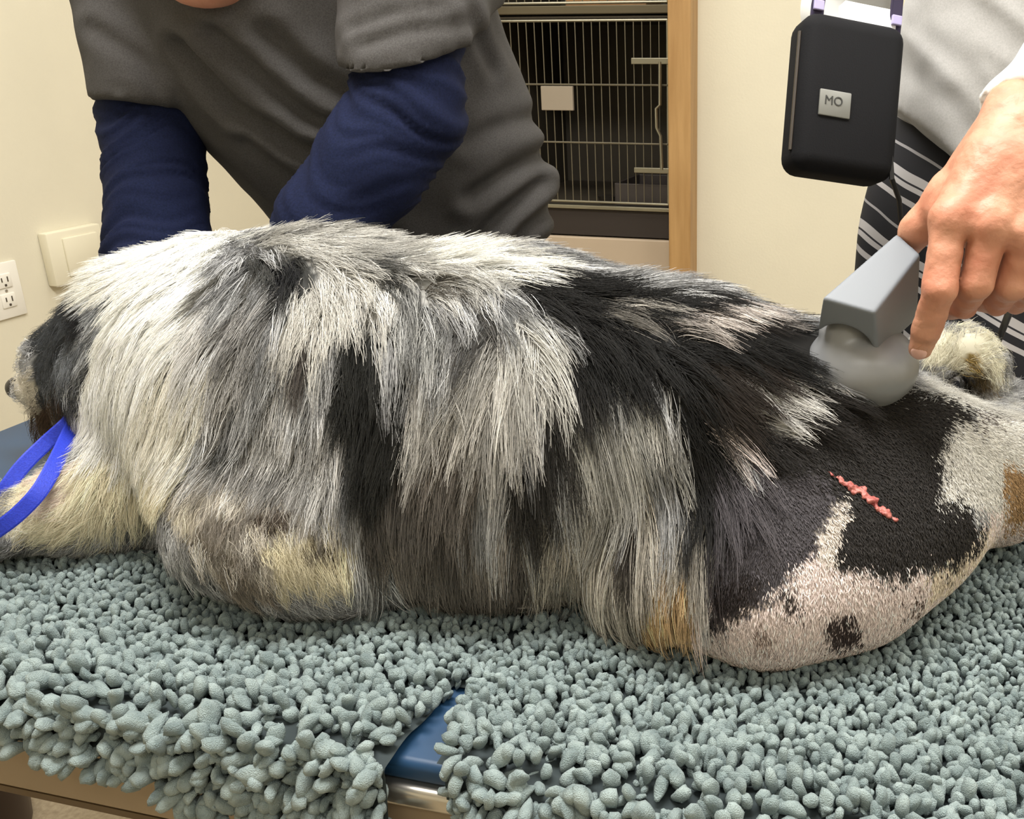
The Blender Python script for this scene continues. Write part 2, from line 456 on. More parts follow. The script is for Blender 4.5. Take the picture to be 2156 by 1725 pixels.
# ------------------------------------------------------------------ exam table
V0 = 0.471; TZ = 0.90; TU0, TU1, TD = -1.12, 0.42, 0.56
tb = thing('exam_table', 'blue-topped veterinary exam table with beige apron under the dog', 'table')
blue = mat('vinyl_blue', (24, 58, 90), 0.45, var=.10, vscale=12)
MB().box(T((TU0 + TU1) / 2, V0 + TD / 2, TZ - .009), (TU1 - TU0, TD, .018), RZ, .006, 3).obj('table_top', blue, tb, True)
MB().box(T((TU0 + TU1) / 2, V0 + TD / 2, TZ - .027), (TU1 - TU0 + .012, TD + .012, .017), RZ, .005, 3).obj('edge_rail', mat('brushed_edge', (205, 200, 190), .28, .9), tb, True)
beige = mat('apron_beige', (140, 122, 98), 0.5, var=.05, vscale=10)
ap = MB()
for (uc, vc, su, sv) in (((TU0 + TU1) / 2, V0 + .008, TU1 - TU0, .016), ((TU0 + TU1) / 2, V0 + TD - .008, TU1 - TU0, .016), (TU0 + .008, V0 + TD / 2, .016, TD - .034), (TU1 - .008, V0 + TD / 2, .016, TD - .034)):
    ap.box(T(uc, vc, TZ - .0655), (su, sv, .06), RZ, .001)
ap.obj('apron', beige, tb)
lp = MB()
for (uc, vc, su, sv) in (((TU0 + TU1) / 2, V0 + .009, TU1 - TU0, .018), ((TU0 + TU1) / 2, V0 + TD - .009, TU1 - TU0, .018)):
    lp.box(T(uc, vc, TZ - .0995), (su, sv, .006), RZ)
lp.obj('apron_lip', mat('lip_dark', (84, 66, 42), .5), tb)
MB().box(T(-.1, V0 + TD / 2, .49), (.30, .26, .68), RZ, .01).obj('column', beige, tb)
MB().box(T(-.1, V0 + TD / 2, FZ + .02), (.8, .5, .04), RZ, .01).obj('base', mat('base_grey', (110, 104, 96), .5), tb)
MB().box(T(-.1, V0 + TD / 2, TZ - .07), (.5, .36, .08), RZ, .01).obj('cradle', beige, tb)
# dark stool seen on the floor below the apron at the left
fp = on_z(-14, 1712, FZ + 0.05)
st = thing('rubber_bin', 'dark brown round waste bin on the speckled floor below the table apron', 'bin')
bx = fp + Vector((-.065, .0, 0)); bx.z = FZ
MB().tube([bx + Vector((0, 0, .002)), bx + Vector((0, 0, .22))], [.10, .12], 28).obj('bin_body', mat('bin_brown', (56, 40, 34), .4), st, True)
MB().tube([bx + Vector((0, 0, .222)), bx + Vector((0, 0, .232))], [.125, .125], 28).obj('bin_rim', mat('bin_brown', (56, 40, 34), .4), st, True)

# ------------------------------------------------------------------ fleece pads
def inside(poly, x, y):
    c = np.zeros(x.shape, bool); n = len(poly)
    for i in range(n):
        (x0, y0), (x1, y1) = poly[i], poly[(i + 1) % n]
        m = ((y0 > y) != (y1 > y)) & (x < (x1 - x0) * (y - y0) / (y1 - y0 + 1e-12) + x0)
        c ^= m
    return c
RB = 0.016                                    # bend radius over the table edge
def pad_surface(u, b, out=0.0):
    """point and normal of the pad at u, depth b from the table edge (negative = hanging)"""
    L = RB * math.pi / 2
    zt_ = TZ + .008
    th = np.clip(-b / RB, 0, math.pi / 2)
    bulge = 0.006 * np.exp(-((b - .012) / .02) ** 2)      # puffed roll just before the edge
    v = np.where(b > 0, V0 + b, V0 - .006 - RB * np.sin(th) - out)
    z = np.where(b > 0, zt_ + bulge, zt_ + bulge - RB * (1 - np.cos(th)) - np.maximum(-b - L, 0))
    v = v - np.where(b > 0, 0, np.maximum(-b - L, 0) * .10) - .008 * np.exp(-((b + .002) / .011) ** 2)   # the roll overhangs the apron part
    nv, nz = -np.sin(th), np.cos(th)
    P = np.array(EU)[None] * u[:, None] + np.array(EV)[None] * v[:, None]; P[:, 2] = z
    N = np.array(EV)[None] * nv[:, None]; N[:, 2] = nz
    return P, N
bmi = bmesh.new(); bmesh.ops.create_icosphere(bmi, subdivisions=2, radius=1.0)
ICO_V = np.array([v.co[:] for v in bmi.verts]); ICO_F = np.array([[v.index for v in f.verts] for f in bmi.faces]); bmi.free()
SHAPES = []
for q in range(16):
    o3 = Vector((q * 3.1, q * 1.7, q * .9))
    SHAPES.append(np.array([v * (1 + .34 * noise.noise(Vector(v) * 1.15 + o3)) for v in ICO_V]))
SHAPES = np.array(SHAPES)
tuft_m = mat('fleece_tuft', (160, 175, 174), 0.58, vscale=70, c2=(108, 124, 125), sheen=.1, bump=.9, bscale=1300)
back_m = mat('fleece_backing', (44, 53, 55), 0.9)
LYING = [(-.42, .81), (-.33, .75), (-.15, .73), (-.03, .70), (.06, .68), (.14, .70), (.18, .76), (.17, .84), (0, .87), (-.2, .89), (-.42, .92)]
def fleece(name, label, poly, seed):
    rg = np.random.default_rng(seed)
    t = thing(name, label, 'pad')
    pu = [p[0] for p in poly]; pb = [p[1] for p in poly]
    # backing cloth
    us = np.arange(min(pu), max(pu), .012); bs = np.concatenate([np.arange(min(pb), -.03, .012), np.arange(-.03, .02, .004), np.arange(.02, max(pb), .012)])
    Ug, Bg = np.meshgrid(us, bs, indexing='ij'); P, N = pad_surface(Ug.ravel(), Bg.ravel())
    P = P - N * .005
    nb = len(bs); I = np.arange(len(us) * nb).reshape(len(us), nb)
    F = np.stack([I[:-1, :-1], I[1:, :-1], I[1:, 1:], I[:-1, 1:]], -1).reshape(-1, 4)
    cu = Ug.ravel()[F].mean(1); cb = Bg.ravel()[F].mean(1)
    F = F[inside(poly, cu, cb)]
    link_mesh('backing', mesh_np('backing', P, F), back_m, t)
    # tufts: dart throwing with a spacing that grows towards the hanging edge
    def rad(b): return np.where(b > .13, .0047, np.where(b > 0, .0047 + (.13 - b) / .13 * .0026, .0070))
    N0 = 260000
    u = rg.uniform(min(pu), max(pu), N0); bb_ = rg.uniform(min(pb), max(pb), N0)
    ok = inside(poly, u, bb_)
    wx, wy = u * EU.x + (bb_ + V0) * EV.x, u * EU.y + (bb_ + V0) * EV.y
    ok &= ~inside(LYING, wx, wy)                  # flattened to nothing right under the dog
    u, bb_ = u[ok], bb_[ok]
    cell = .0050; grid = {}; keep = []
    rr = rad(bb_) * rg.uniform(.85, 1.15, len(bb_))
    for i in range(len(u)):
        gx, gy = int(u[i] / cell + 500), int(bb_[i] / cell + 500); r2 = rr[i] ** 2; good = True
        for a in (-2, -1, 0, 1, 2):
            for c in (-2, -1, 0, 1, 2):
                for j in grid.get((gx + a, gy + c), ()):
                    if (u[i] - u[j]) ** 2 + (bb_[i] - bb_[j]) ** 2 < r2: good = False; break
                if not good: break
            if not good: break
        if good: grid.setdefault((gx, gy), []).append(i); keep.append(i)
    nf = len(keep)                                # smaller tufts fill the gaps
    u, bb_, rr = np.concatenate([u[keep], u[:nf // 2]]), np.concatenate([bb_[keep], bb_[:nf // 2]]), np.concatenate([rr[keep] * 1.06, rr[:nf // 2] * .66])
    P, N = pad_surface(u, bb_)
    und = np.array([noise.noise((x * 9, y * 9, seed)) for x, y in zip(u, bb_)])
    P = P + N * (und * .005 + rg.normal(0, .0018, len(u)) - np.where(np.arange(len(u)) >= nf, .0045, 0))[:, None]
    n = len(u)
    topw = np.clip(bb_ / .02, 0, 1)[:, None]
    ax = N * (.75 + .55 * topw) + rg.normal(0, 1, (n, 3)) * (.75 - .2 * topw); ax /= np.linalg.norm(ax, axis=1)[:, None]
    # below the edge the tufts sag
    hang = np.clip(-bb_ / .03, 0, 1); ax[:, 2] -= hang * .45; ax /= np.linalg.norm(ax, axis=1)[:, None]
    t1 = np.cross(ax, rg.normal(0, 1, (n, 3))); t1 /= np.linalg.norm(t1, axis=1)[:, None]; t2 = np.cross(ax, t1)
    la = rr * rg.uniform(.80, 1.40, n); lb = rr * rg.uniform(.52, .84, n); lc = rr * rg.uniform(.42, .62, n)
    hg = np.where(bb_ < 0, 1.16, 1.0); la, lb, lc = la * hg, lb * hg, lc * hg
    # each tuft is a lumpy blob, thicker near its tip and slightly bent; sixteen shapes in turn
    sh = SHAPES[rg.integers(0, len(SHAPES), n)]; wz = 1 + .22 * sh[:, :, 2]
    V = (P[:, None, :] + ax[:, None, :] * (la[:, None] * sh[:, :, 2] + la[:, None] * .7)[..., None]
         + t1[:, None, :] * (lb[:, None] * (sh[:, :, 0] * wz))[..., None] + t2[:, None, :] * (lc[:, None] * (sh[:, :, 1] * wz + .45 * sh[:, :, 2] ** 2))[..., None])
    F = (ICO_F[None] + (np.arange(n) * len(ICO_V))[:, None, None]).reshape(-1, 3)
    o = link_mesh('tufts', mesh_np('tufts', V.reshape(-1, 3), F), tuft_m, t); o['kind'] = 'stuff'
    return t
def ub(px, py, top=True):
    if top: a = uvz(on_z(px, py, TZ + .012)); return (a[0], a[1] - V0)
    a = uvz(on_v(px, py, V0 - .03)); return (a[0], a[2] - TZ - .02)
L1, L2 = ub(1003, 1392), ub(822, 1568); L3 = ub(782, 1600, False)
R1, R2 = ub(1012, 1392), ub(952, 1510); R3 = ub(962, 1600, False)
fleece('fleece_pad', 'teal-grey bobbled fleece pad under the front half of the dog, hanging over the apron',
       [(-.965, .285), (-.955, -.016), (-.75, -.024), (-.5, -.054), (-.39, -.082), (L3[0] - .004, -.105), (L3[0], -.05), L2, L1, (L1[0] + .03, .24), (L1[0] - .02, .43), (-.6, .43)], 3)
fleece('fleece_pad', 'teal-grey bobbled fleece pad under the shaved hind half of the dog, nearest the camera',
       [(R3[0] - .004, -.125), (R3[0], -.05), R2, R1, (R1[0] + .045, .24), (R1[0] - .005, .50), (TU1 - .02, .50), (TU1 - .02, -.125)], 4)
# ------------------------------------------------------------------ the dog
MZ = 0.922                                     # top of the pads
D = lambda x, y, z: (x, y, MZ + z)
dog = thing('dog', 'shaggy blue merle dog with white neck and shaved hind quarters lying on the fleece pads', 'dog')
S = Solid((-.86, .50, .895), (.50, 1.16, 1.27), .006)
# trunk
S.chain([D(-.41, .875, .148), D(-.32, .840, .155), D(-.15, .800, .150), D(-.01, .775, .130), D(.10, .785, .095), D(.19, .80, .070), D(.28, .82, .055)],
        [.108, .114, .110, .105, .098, .080, .060], k=.03)
S.ell(D(-.18, .775, .07), (.24, .10, .09), k=.05)                       # belly resting on the pad
S.ell(D(-.48, .895, .085), (.085, .085, .10), k=.05)                    # brisket
S.ell(D(-.375, .785, .125), (.075, .055, .085), k=.05)                  # near shoulder
# neck and head, turned away to the left
S.chain([D(-.42, .885, .155), D(-.515, .935, .135), D(-.575, .965, .110), D(-.608, .995, .098)], [.108, .096, .076, .052], k=.03)
S.chain([D(-.615, 1.005, .088), D(-.680, 1.03, .072), D(-.738, 1.05, .066)], [.050, .032, .024], k=.02)
S.cone(D(-.612, 1.0, .125), D(-.63, 1.015, .12), .036, .031, k=.02)
# near ear flap and far ear
S.chain([D(-.596, .935, .172), D(-.624, .925, .130), D(-.642, .925, .065)], [.024, .033, .018], k=.012, flat=((.3, -1, .2), .5))
S.chain([D(-.57, 1.05, .165), D(-.605, 1.075, .12), D(-.62, 1.08, .07)], [.028, .033, .018], k=.012, flat=((.3, 1, .2), .5))
# near foreleg folded under, far foreleg stretched out to the left
S.chain([D(-.405, .780, .088), D(-.368, .732, .060), D(-.315, .708, .050)], [.048, .052, .050], k=.03)
S.cone(D(-.315, .708, .046), D(-.285, .700, .036), .048, .038, k=.02)
S.chain([D(-.44, .865, .055), D(-.50, .835, .045), D(-.56, .805, .035)], [.062, .050, .034], k=.03)
S.chain([D(-.56, .805, .032), D(-.605, .795, .026)], [.034, .026], k=.02)
for dy in (-.02, -.004, .013): S.cone(D(-.60, .793 + dy, .022), D(-.622, .79 + dy, .016), .013, .012, k=.006)
# hind quarter lying on its side: thigh, shank along the pad, far hind leg behind
S.ell(D(.088, .768, .058), (.172, .146, .097), k=.03)
S.chain([D(-.015, .675, .034), D(.06, .65, .036), D(.122, .672, .042), (D(.175, .745, .05))], [.040, .045, .045, .042], k=.04)
S.chain([D(.23, .84, .05), D(.33, .90, .06), D(.40, .91, .05)], [.055, .052, .04], k=.03)
# docked tail, fluffed and bent over
tp = [on_y(1945, 770, .885), on_y(1985, 738, .89), on_y(2038, 738, .895), on_y(2072, 772, .895), on_y(2074, 812, .89)]
S.chain([tuple(p) for p in tp], [.026, .020, .021, .021, .016], k=.008)
S.cut_below(.905)

CH = []   # coat chart: patches in photo measure, later ones over earlier ones
def patch(c, *pts): CH.append((c, [(pts[i], pts[i + 1]) for i in range(0, len(pts), 2)]))
GREY = (150, 150, 150)
patch((247, 245, 236), 180, 400, 600, 380, 575, 462, 500, 495, 440, 550, 395, 625, 350, 720, 340, 770, 385, 830, 425, 890, 400, 960, 365, 1040, 300, 1075, 120, 1040, 140, 960, 165, 860, 180, 760, 205, 650, 150, 560)
patch((238, 233, 220), 300, 820, 420, 830, 430, 900, 395, 990, 330, 1070, 180, 1060, 250, 960)
patch((205, 203, 200), 380, 640, 430, 640, 420, 760, 400, 860, 350, 800, 350, 720)
# head: ear dark, muzzle pale
patch((58, 60, 62), 20, 600, 150, 590, 235, 600, 215, 665, 195, 740, 172, 820, 140, 900, 60, 960, 40, 900, 75, 800)
patch((150, 152, 154), 160, 600, 232, 600, 205, 690, 180, 770, 150, 860, 130, 880, 160, 760, 165, 680)
patch((104, 107, 110), 108, 770, 165, 705, 152, 800, 112, 860, 95, 850)
patch((38, 38, 40), 130, 640, 165, 640, 170, 690, 150, 760, 130, 720)
patch((225, 222, 212), 140, 560, 235, 560, 225, 630, 165, 645)
patch((206, 198, 182), 0, 760, 20, 780, 62, 790, 82, 820, 88, 880, 60, 905, 40, 870)
patch((78, 62, 48), 60, 880, 110, 860, 130, 890, 95, 960, 55, 950)
# far foreleg
patch((234, 224, 196), 20, 1150, 0, 1060, 60, 990, 150, 985, 260, 1030, 350, 1040, 345, 1120, 200, 1160)
patch((236, 218, 204), 40, 1000, 130, 985, 140, 1050, 80, 1090, 40, 1080)
# shoulder merle
patch((186, 184, 179), 690, 440, 1000, 480, 1240, 580, 1130, 620, 1020, 640, 900, 700, 760, 760, 620, 640, 560, 470)
patch((234, 232, 224), 860, 470, 1000, 505, 1180, 550, 1250, 588, 1130, 592, 1020, 570, 900, 520)
patch((196, 193, 186), 600, 640, 760, 560, 800, 640, 820, 760, 770, 820, 700, 760, 640, 860, 580, 760)
patch((62, 62, 60), 500, 612, 535, 565, 600, 536, 650, 545, 668, 590, 640, 640, 600, 640, 578, 690, 556, 690, 560, 620, 520, 630)
patch((22, 22, 24), 560, 570, 610, 548, 620, 600, 600, 645, 570, 630)
patch((70, 68, 64), 498, 600, 525, 600, 520, 670, 498, 690)
patch((88, 86, 80), 380, 650, 440, 575, 470, 560, 440, 610, 400, 660)
patch((82, 80, 74), 670, 478, 720, 455, 790, 458, 740, 470)
patch((76, 76, 74), 800, 548, 832, 545, 862, 600, 876, 655, 850, 648)
patch((88, 84, 78), 920, 580, 960, 590, 995, 640, 985, 660, 950, 620)
patch((142, 140, 138), 430, 700, 500, 650, 560, 700, 520, 840, 450, 920, 420, 850)
patch((96, 90, 86), 600, 790, 640, 770, 640, 840, 610, 870)
patch((128, 128, 126), 840, 640, 930, 660, 930, 780, 880, 820, 830, 760)
# dark columns down the flank
patch((40, 40, 38), 700, 780, 745, 715, 790, 760, 800, 850, 850, 905, 868, 1000, 820, 1090, 760, 1090, 712, 1010, 690, 900)
patch((158, 156, 153), 540, 900, 700, 880, 712, 1010, 700, 1110, 560, 1060, 430, 1060, 420, 960)
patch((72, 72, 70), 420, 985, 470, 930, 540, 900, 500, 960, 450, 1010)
patch((74, 72, 70), 935, 790, 1000, 720, 1052, 690, 1060, 720, 1010, 790, 950, 830)
patch((176, 173, 168), 850, 860, 960, 830, 1060, 740, 1140, 700, 1200, 740, 1215, 860, 1130, 940, 1060, 1030, 980, 1150, 880, 1180, 860, 1040)
patch((204, 202, 196), 1060, 740, 1130, 705, 1200, 760, 1205, 850, 1120, 900, 1060, 880)
patch((102, 97, 92), 850, 1030, 960, 960, 1000, 1040, 960, 1180, 860, 1230)
patch((52, 50, 48), 1045, 1130, 1075, 1020, 1150, 930, 1220, 850, 1290, 880, 1250, 960, 1210, 1060, 1130, 1150, 1080, 1200)
patch((92, 88, 84), 760, 1080, 880, 1060, 960, 1180, 900, 1260, 780, 1240)
patch((116, 110, 104), 800, 1200, 960, 1180, 1150, 1180, 1160, 1340, 900, 1320)
# black saddle and rump
patch((24, 23, 22), 1120, 600, 1240, 572, 1400, 596, 1560, 622, 1660, 655, 1740, 720, 1770, 745, 1730, 790, 1690, 810, 1640, 860, 1610, 920, 1560, 950, 1550, 1040, 1510, 1160, 1440, 1170, 1450, 960, 1400, 880, 1290, 880, 1230, 860, 1225, 760, 1190, 690, 1120, 640)
patch((150, 146, 140), 1270, 628, 1400, 628, 1470, 640, 1420, 665, 1320, 650)
patch((120, 116, 110), 1290, 650, 1370, 660, 1400, 710, 1340, 690)
patch((176, 168, 162), 1475, 705, 1510, 655, 1580, 632, 1660, 665, 1690, 690, 1600, 690, 1530, 712, 1480, 722)
patch((40, 36, 34), 1560, 692, 1640, 672, 1690, 690, 1640, 704)
patch((46, 40, 36), 1540, 780, 1700, 790, 1640, 860, 1600, 930, 1540, 940, 1500, 860)
# pale fans over the flank
patch((178, 176, 170), 1250, 900, 1330, 880, 1390, 900, 1370, 1000, 1330, 1110, 1250, 1190, 1160, 1200, 1220, 1060)
patch((150, 148, 143), 1370, 890, 1420, 920, 1460, 1000, 1440, 1080, 1390, 1060)
patch((162, 156, 146), 1120, 1160, 1260, 1120, 1300, 1200, 1380, 1120, 1470, 1150, 1500, 1260, 1470, 1345, 1300, 1360, 1120, 1320)
patch((58, 54, 50), 1285, 1140, 1345, 1120, 1340, 1220, 1300, 1230)
patch((196, 166, 126), 1360, 1280, 1400, 1220, 1450, 1230, 1470, 1350, 1400, 1385, 1350, 1350)
# near foreleg
patch((168, 162, 152), 340, 1060, 450, 1040, 640, 1090, 760, 1150, 760, 1260, 500, 1270, 380, 1160)
patch((210, 202, 184), 355, 1080, 430, 1090, 460, 1190, 400, 1180)
patch((74, 66, 58), 520, 1080, 610, 1080, 640, 1130, 560, 1140)  # dark crevice above the elbow, its shade put into the coat colour
patch((214, 204, 176), 560, 1170, 680, 1140, 750, 1170, 745, 1250, 600, 1270)
patch((134, 127, 118), 395, 1120, 480, 1090, 540, 1130, 470, 1160, 560, 1190, 520, 1215, 420, 1180)
patch((84, 76, 64), 640, 1180, 700, 1150, 730, 1190, 700, 1200, 690, 1175, 650, 1195)  # crease at the elbow, painted as shade in the coat tint
patch((124, 116, 106), 470, 1215, 560, 1230, 600, 1290, 480, 1270)
# shaved thigh
patch((40, 37, 35), 1600, 950, 1700, 880, 1800, 815, 2010, 830, 2050, 880, 1995, 930, 1985, 1000, 1970, 1060, 2045, 1060, 2070, 1130, 2045, 1185, 1950, 1200, 1850, 1215, 1755, 1195, 1740, 1120, 1600, 1040)
patch((74, 70, 73), 1500, 1330, 1470, 1200, 1545, 1060, 1640, 1010, 1745, 1010, 1780, 1060, 1745, 1150, 1640, 1260, 1560, 1340)
patch((48, 42, 42), 1490, 1240, 1600, 1210, 1560, 1290, 1500, 1335)
patch((224, 208, 202), 1300, 1500, 1350, 1400, 1480, 1352, 1560, 1292, 1640, 1240, 1735, 1150, 1755, 1195, 1850, 1218, 1950, 1202, 2045, 1190, 2080, 1080, 2250, 1000, 2250, 1500)
patch((206, 196, 186), 1720, 1120, 1760, 1050, 1785, 1060, 1770, 1130, 1755, 1195, 1725, 1190)
patch((214, 199, 178), 1940, 1215, 2045, 1180, 2075, 1120, 2100, 1140, 2060, 1210, 1960, 1280)
patch((58, 50, 48), 1635, 1250, 1670, 1245, 1690, 1280, 1670, 1295, 1645, 1280)
patch((62, 52, 50), 1755, 1310, 1800, 1300, 1825, 1345, 1780, 1375, 1745, 1345)
patch((84, 70, 62), 1910, 1275, 1935, 1270, 1940, 1298, 1918, 1302)
patch((150, 132, 124), 1590, 1335, 1625, 1330, 1625, 1360, 1595, 1365)
patch((208, 205, 198), 1990, 915, 2060, 890, 2170, 870, 2170, 960, 2120, 1000, 2105, 1100, 2075, 1075, 2045, 1060, 1970, 1065, 1985, 1000)
patch((164, 134, 98), 2120, 985, 2300, 940, 2300, 1120, 2110, 1110)
patch((90, 82, 78), 2050, 860, 2130, 855, 2120, 885, 2060, 895)
patch((216, 214, 210), 1630, 868, 1690, 808, 1790, 826, 1735, 868, 1700, 912, 1640, 922)
patch((160, 150, 146), 1558, 940, 1612, 912, 1608, 990, 1570, 1020)
patch((206, 204, 198), 1940, 780, 2000, 800, 2120, 850, 2156, 840, 2156, 870, 2040, 870, 1960, 815)
patch((36, 32, 30), 1985, 775, 2050, 800, 2080, 830, 2030, 820)
# tail
patch((228, 222, 200), 1930, 690, 2120, 690, 2120, 820, 2060, 800, 1990, 770, 1940, 770)
patch((150, 128, 80), 2030, 745, 2062, 745, 2065, 790, 2040, 785)
patch((92, 78, 54), 2050, 780, 2085, 785, 2090, 830, 2060, 820)

def to_px(P):
    P = np.asarray(P); q = P - np.array(CP)
    F = np.array([0, math.cos(PITCH), -math.sin(PITCH)]); U = np.array([0, math.sin(PITCH), math.cos(PITCH)])
    w = q @ F
    return PPX + FOC * q[:, 0] / w, PPY - FOC * (q @ U) / w
CH_COL = np.array([lin(c) for c, _ in CH] + [lin(GREY)])
def chart(P, soft=9.0, rg=RNG):
    """coat colour (linear) at surface points"""
    x, y = to_px(P); n = len(x)
    wx = fbm(P, 38, seed=2.0) * soft * 1.6 + rg.normal(0, soft * .5, n); wy = fbm(P, 38, seed=9.0) * soft * 1.6 + rg.normal(0, soft * .9, n)
    x, y = x + wx + fbm(P, 130, seed=21.0) * soft * .9, y + wy + fbm(P, 130, seed=33.0) * soft * 1.3
    k = np.full(n, len(CH))
    for i, (c, poly) in enumerate(CH): k[inside(poly, x, y)] = i
    return CH_COL[k], k
FLOW = np.array([(300, 560, -.5, .5), (270, 540, -.9, -.3), (440, 500, .0, .6), (300, 700, -.35, 1), (250, 900, -.2, 1), (400, 650, -.6, 1), (430, 850, -.45, 1), (550, 800, -.35, 1), (580, 620, -.3, 1), (560, 520, .5, .5), (680, 480, 1, .12),
    (700, 800, -.08, 1), (640, 660, -.25, 1), (740, 640, .15, 1), (800, 620, .5, 1), (760, 530, 1, .45), (900, 560, 1, .6), (900, 700, .2, 1), (1000, 620, .6, .9), (1020, 720, -.6, 1), (1150, 800, .25, 1), (1000, 900, -.25, 1), (900, 870, -.3, 1), (1000, 1050, -.15, 1), (800, 1000, .05, 1),
    (700, 1100, .05, 1), (620, 960, -.25, 1), (480, 980, -.4, 1), (1150, 1150, -.12, 1), (1250, 1250, .02, 1), (900, 1250, .1, 1), (1050, 545, 1, .25), (1000, 520, 1, .25), (1200, 600, 1, .15), (1250, 720, .6, .8), (1180, 650, .8, .6), (1400, 640, 1, .2), (1450, 750, 1, .45), (1330, 800, .5, 1), (1600, 700, 1, .3), (1550, 660, 1, .1), (1650, 780, 1, .25), (1600, 880, 1, .25), (1300, 930, -.12, 1), (1380, 950, .45, 1), (1250, 1050, -.25, 1),
    (1480, 950, .6, 1), (1450, 1100, .15, 1), (1400, 1280, .05, 1), (1520, 1100, .2, 1), (1600, 1150, .1, 1), (1800, 950, .5, 1), (1750, 840, 1, .2), (1720, 740, 1, .4), (2000, 1000, -.3, 1), (2100, 900, .8, .5), (1700, 1300, -.1, 1), (1950, 1200, -.1, 1), (110, 700, -.4, .8), (100, 850, -.3, 1), (190, 680, -.5, .9),
    (50, 850, -1, .2), (150, 1080, -.9, .35), (260, 1090, -.3, .8), (420, 1130, .2, 1), (550, 1100, .4, 1), (680, 1200, .5, .7), (1980, 730, .2, -1), (2060, 730, .8, -.4), (2090, 790, .5, .8), (2140, 1050, .5, .8)], float)
LEN = np.array([(300, 600, .050), (250, 800, .055), (300, 980, .050), (440, 480, .040), (560, 600, .048), (420, 800, .052), (600, 800, .058), (700, 500, .045), (800, 650, .055), (700, 900, .065), (900, 800, .066), (1000, 560, .045), (1100, 800, .075), (900, 1050, .080), (750, 1150, .070), (1000, 1150, .092), (1050, 1210, .09), (1150, 1150, .100), (1250, 1100, .095), (1220, 1230, .085), (1300, 950, .080),
    (1250, 700, .055), (1200, 600, .045), (1400, 650, .045), (1450, 800, .055), (1600, 720, .055), (1600, 860, .045), (1450, 1050, .070), (1400, 1180, .060), (1400, 1330, .014), (480, 940, .036), (600, 960, .034), (700, 1010, .040), (500, 1030, .024), (620, 1060, .022), (720, 1120, .024), (380, 1060, .024), (330, 1010, .030), (480, 1120, .020), (600, 1180, .018), (700, 1200, .020), (560, 1120, .018), (150, 1080, .022), (300, 1090, .034), (90, 1060, .012), (70, 760, .007), (110, 700, .015), (110, 880, .026), (50, 840, .007), (150, 650, .014), (190, 660, .020), (160, 780, .024),
    (2040, 740, .014), (2080, 800, .014), (2140, 900, .022), (2140, 1050, .014), (1300, 1290, .050)], float)
SHAVED = [(1340, 1420), (1345, 1352), (1420, 1345), (1478, 1300), (1490, 1200), (1535, 1060), (1575, 960), (1650, 900), (1700, 850), (1790, 815), (2010, 835), (2100, 880), (2250, 900), (2250, 1500)]
def idw(tab, x, y, p=3.0):
    d = (x[:, None] - tab[None, :, 0]) ** 2 + (y[:, None] - tab[None, :, 1]) ** 2 + 300
    w = d ** (-p / 2); w /= w.sum(1)[:, None]
    return w @ tab[:, 2:]

bV, bF = S.mesh(2)
coat = bpy.data.materials.new('coat'); coat.use_nodes = True
cb = coat.node_tree.nodes['Principled BSDF']; ca = coat.node_tree.nodes.new('ShaderNodeAttribute'); ca.attribute_name = 'tint'
coat.node_tree.links.new(ca.outputs['Color'], cb.inputs['Base Color'])
cb.inputs['Coat Weight'].default_value = 0.0
cb.inputs['Roughness'].default_value = 0.6; cb.inputs['Specular IOR Level'].default_value = 0.2
bme = mesh_np('body', bV, bF)
body = link_mesh('body', bme, coat, dog)
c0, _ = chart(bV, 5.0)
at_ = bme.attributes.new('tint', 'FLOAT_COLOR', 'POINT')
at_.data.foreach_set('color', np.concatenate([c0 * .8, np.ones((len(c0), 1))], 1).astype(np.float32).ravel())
bN = vnormals(bV, bF)
BVH = BVHTree.FromPolygons(bV.tolist(), bF.tolist())
DN = np.array([0, -math.sin(PITCH), -math.cos(PITCH)])

def sample(n, rg, wfun=None):
    tri = np.concatenate([bF[:, [0, 1, 2]], bF[:, [0, 2, 3]]])
    A = np.linalg.norm(np.cross(bV[tri[:, 1]] - bV[tri[:, 0]], bV[tri[:, 2]] - bV[tri[:, 0]]), axis=1)
    cen = bV[tri].mean(1)
    if wfun is not None: A = A * wfun(cen)
    i = rg.choice(len(tri), n, p=A / A.sum())
    r1, r2 = rg.random(n), rg.random(n); q = np.sqrt(r1)
    w = np.stack([1 - q, q * (1 - r2), q * r2], 1)
    P = (bV[tri[i]] * w[..., None]).sum(1); N = (bN[tri[i]] * w[..., None]).sum(1)
    return P, N / np.linalg.norm(N, axis=1)[:, None]
def is_shaved(P):
    x, y = to_px(P); return inside(SHAVED, x, y) & (P[:, 1] < .86)
def flow_dir(P, N, rg, jit):
    x, y = to_px(P); f = idw(FLOW, x, y)
    f = f + rg.normal(0, jit, f.shape); f /= np.maximum(np.linalg.norm(f, axis=1), 1e-6)[:, None]
    d = np.stack([f[:, 0], np.zeros(len(f)), np.zeros(len(f))], 1) + f[:, 1:2] * DN[None]
    t = d - N * (d * N).sum(1)[:, None]
    return t / np.maximum(np.linalg.norm(t, axis=1), 1e-6)[:, None], x, y
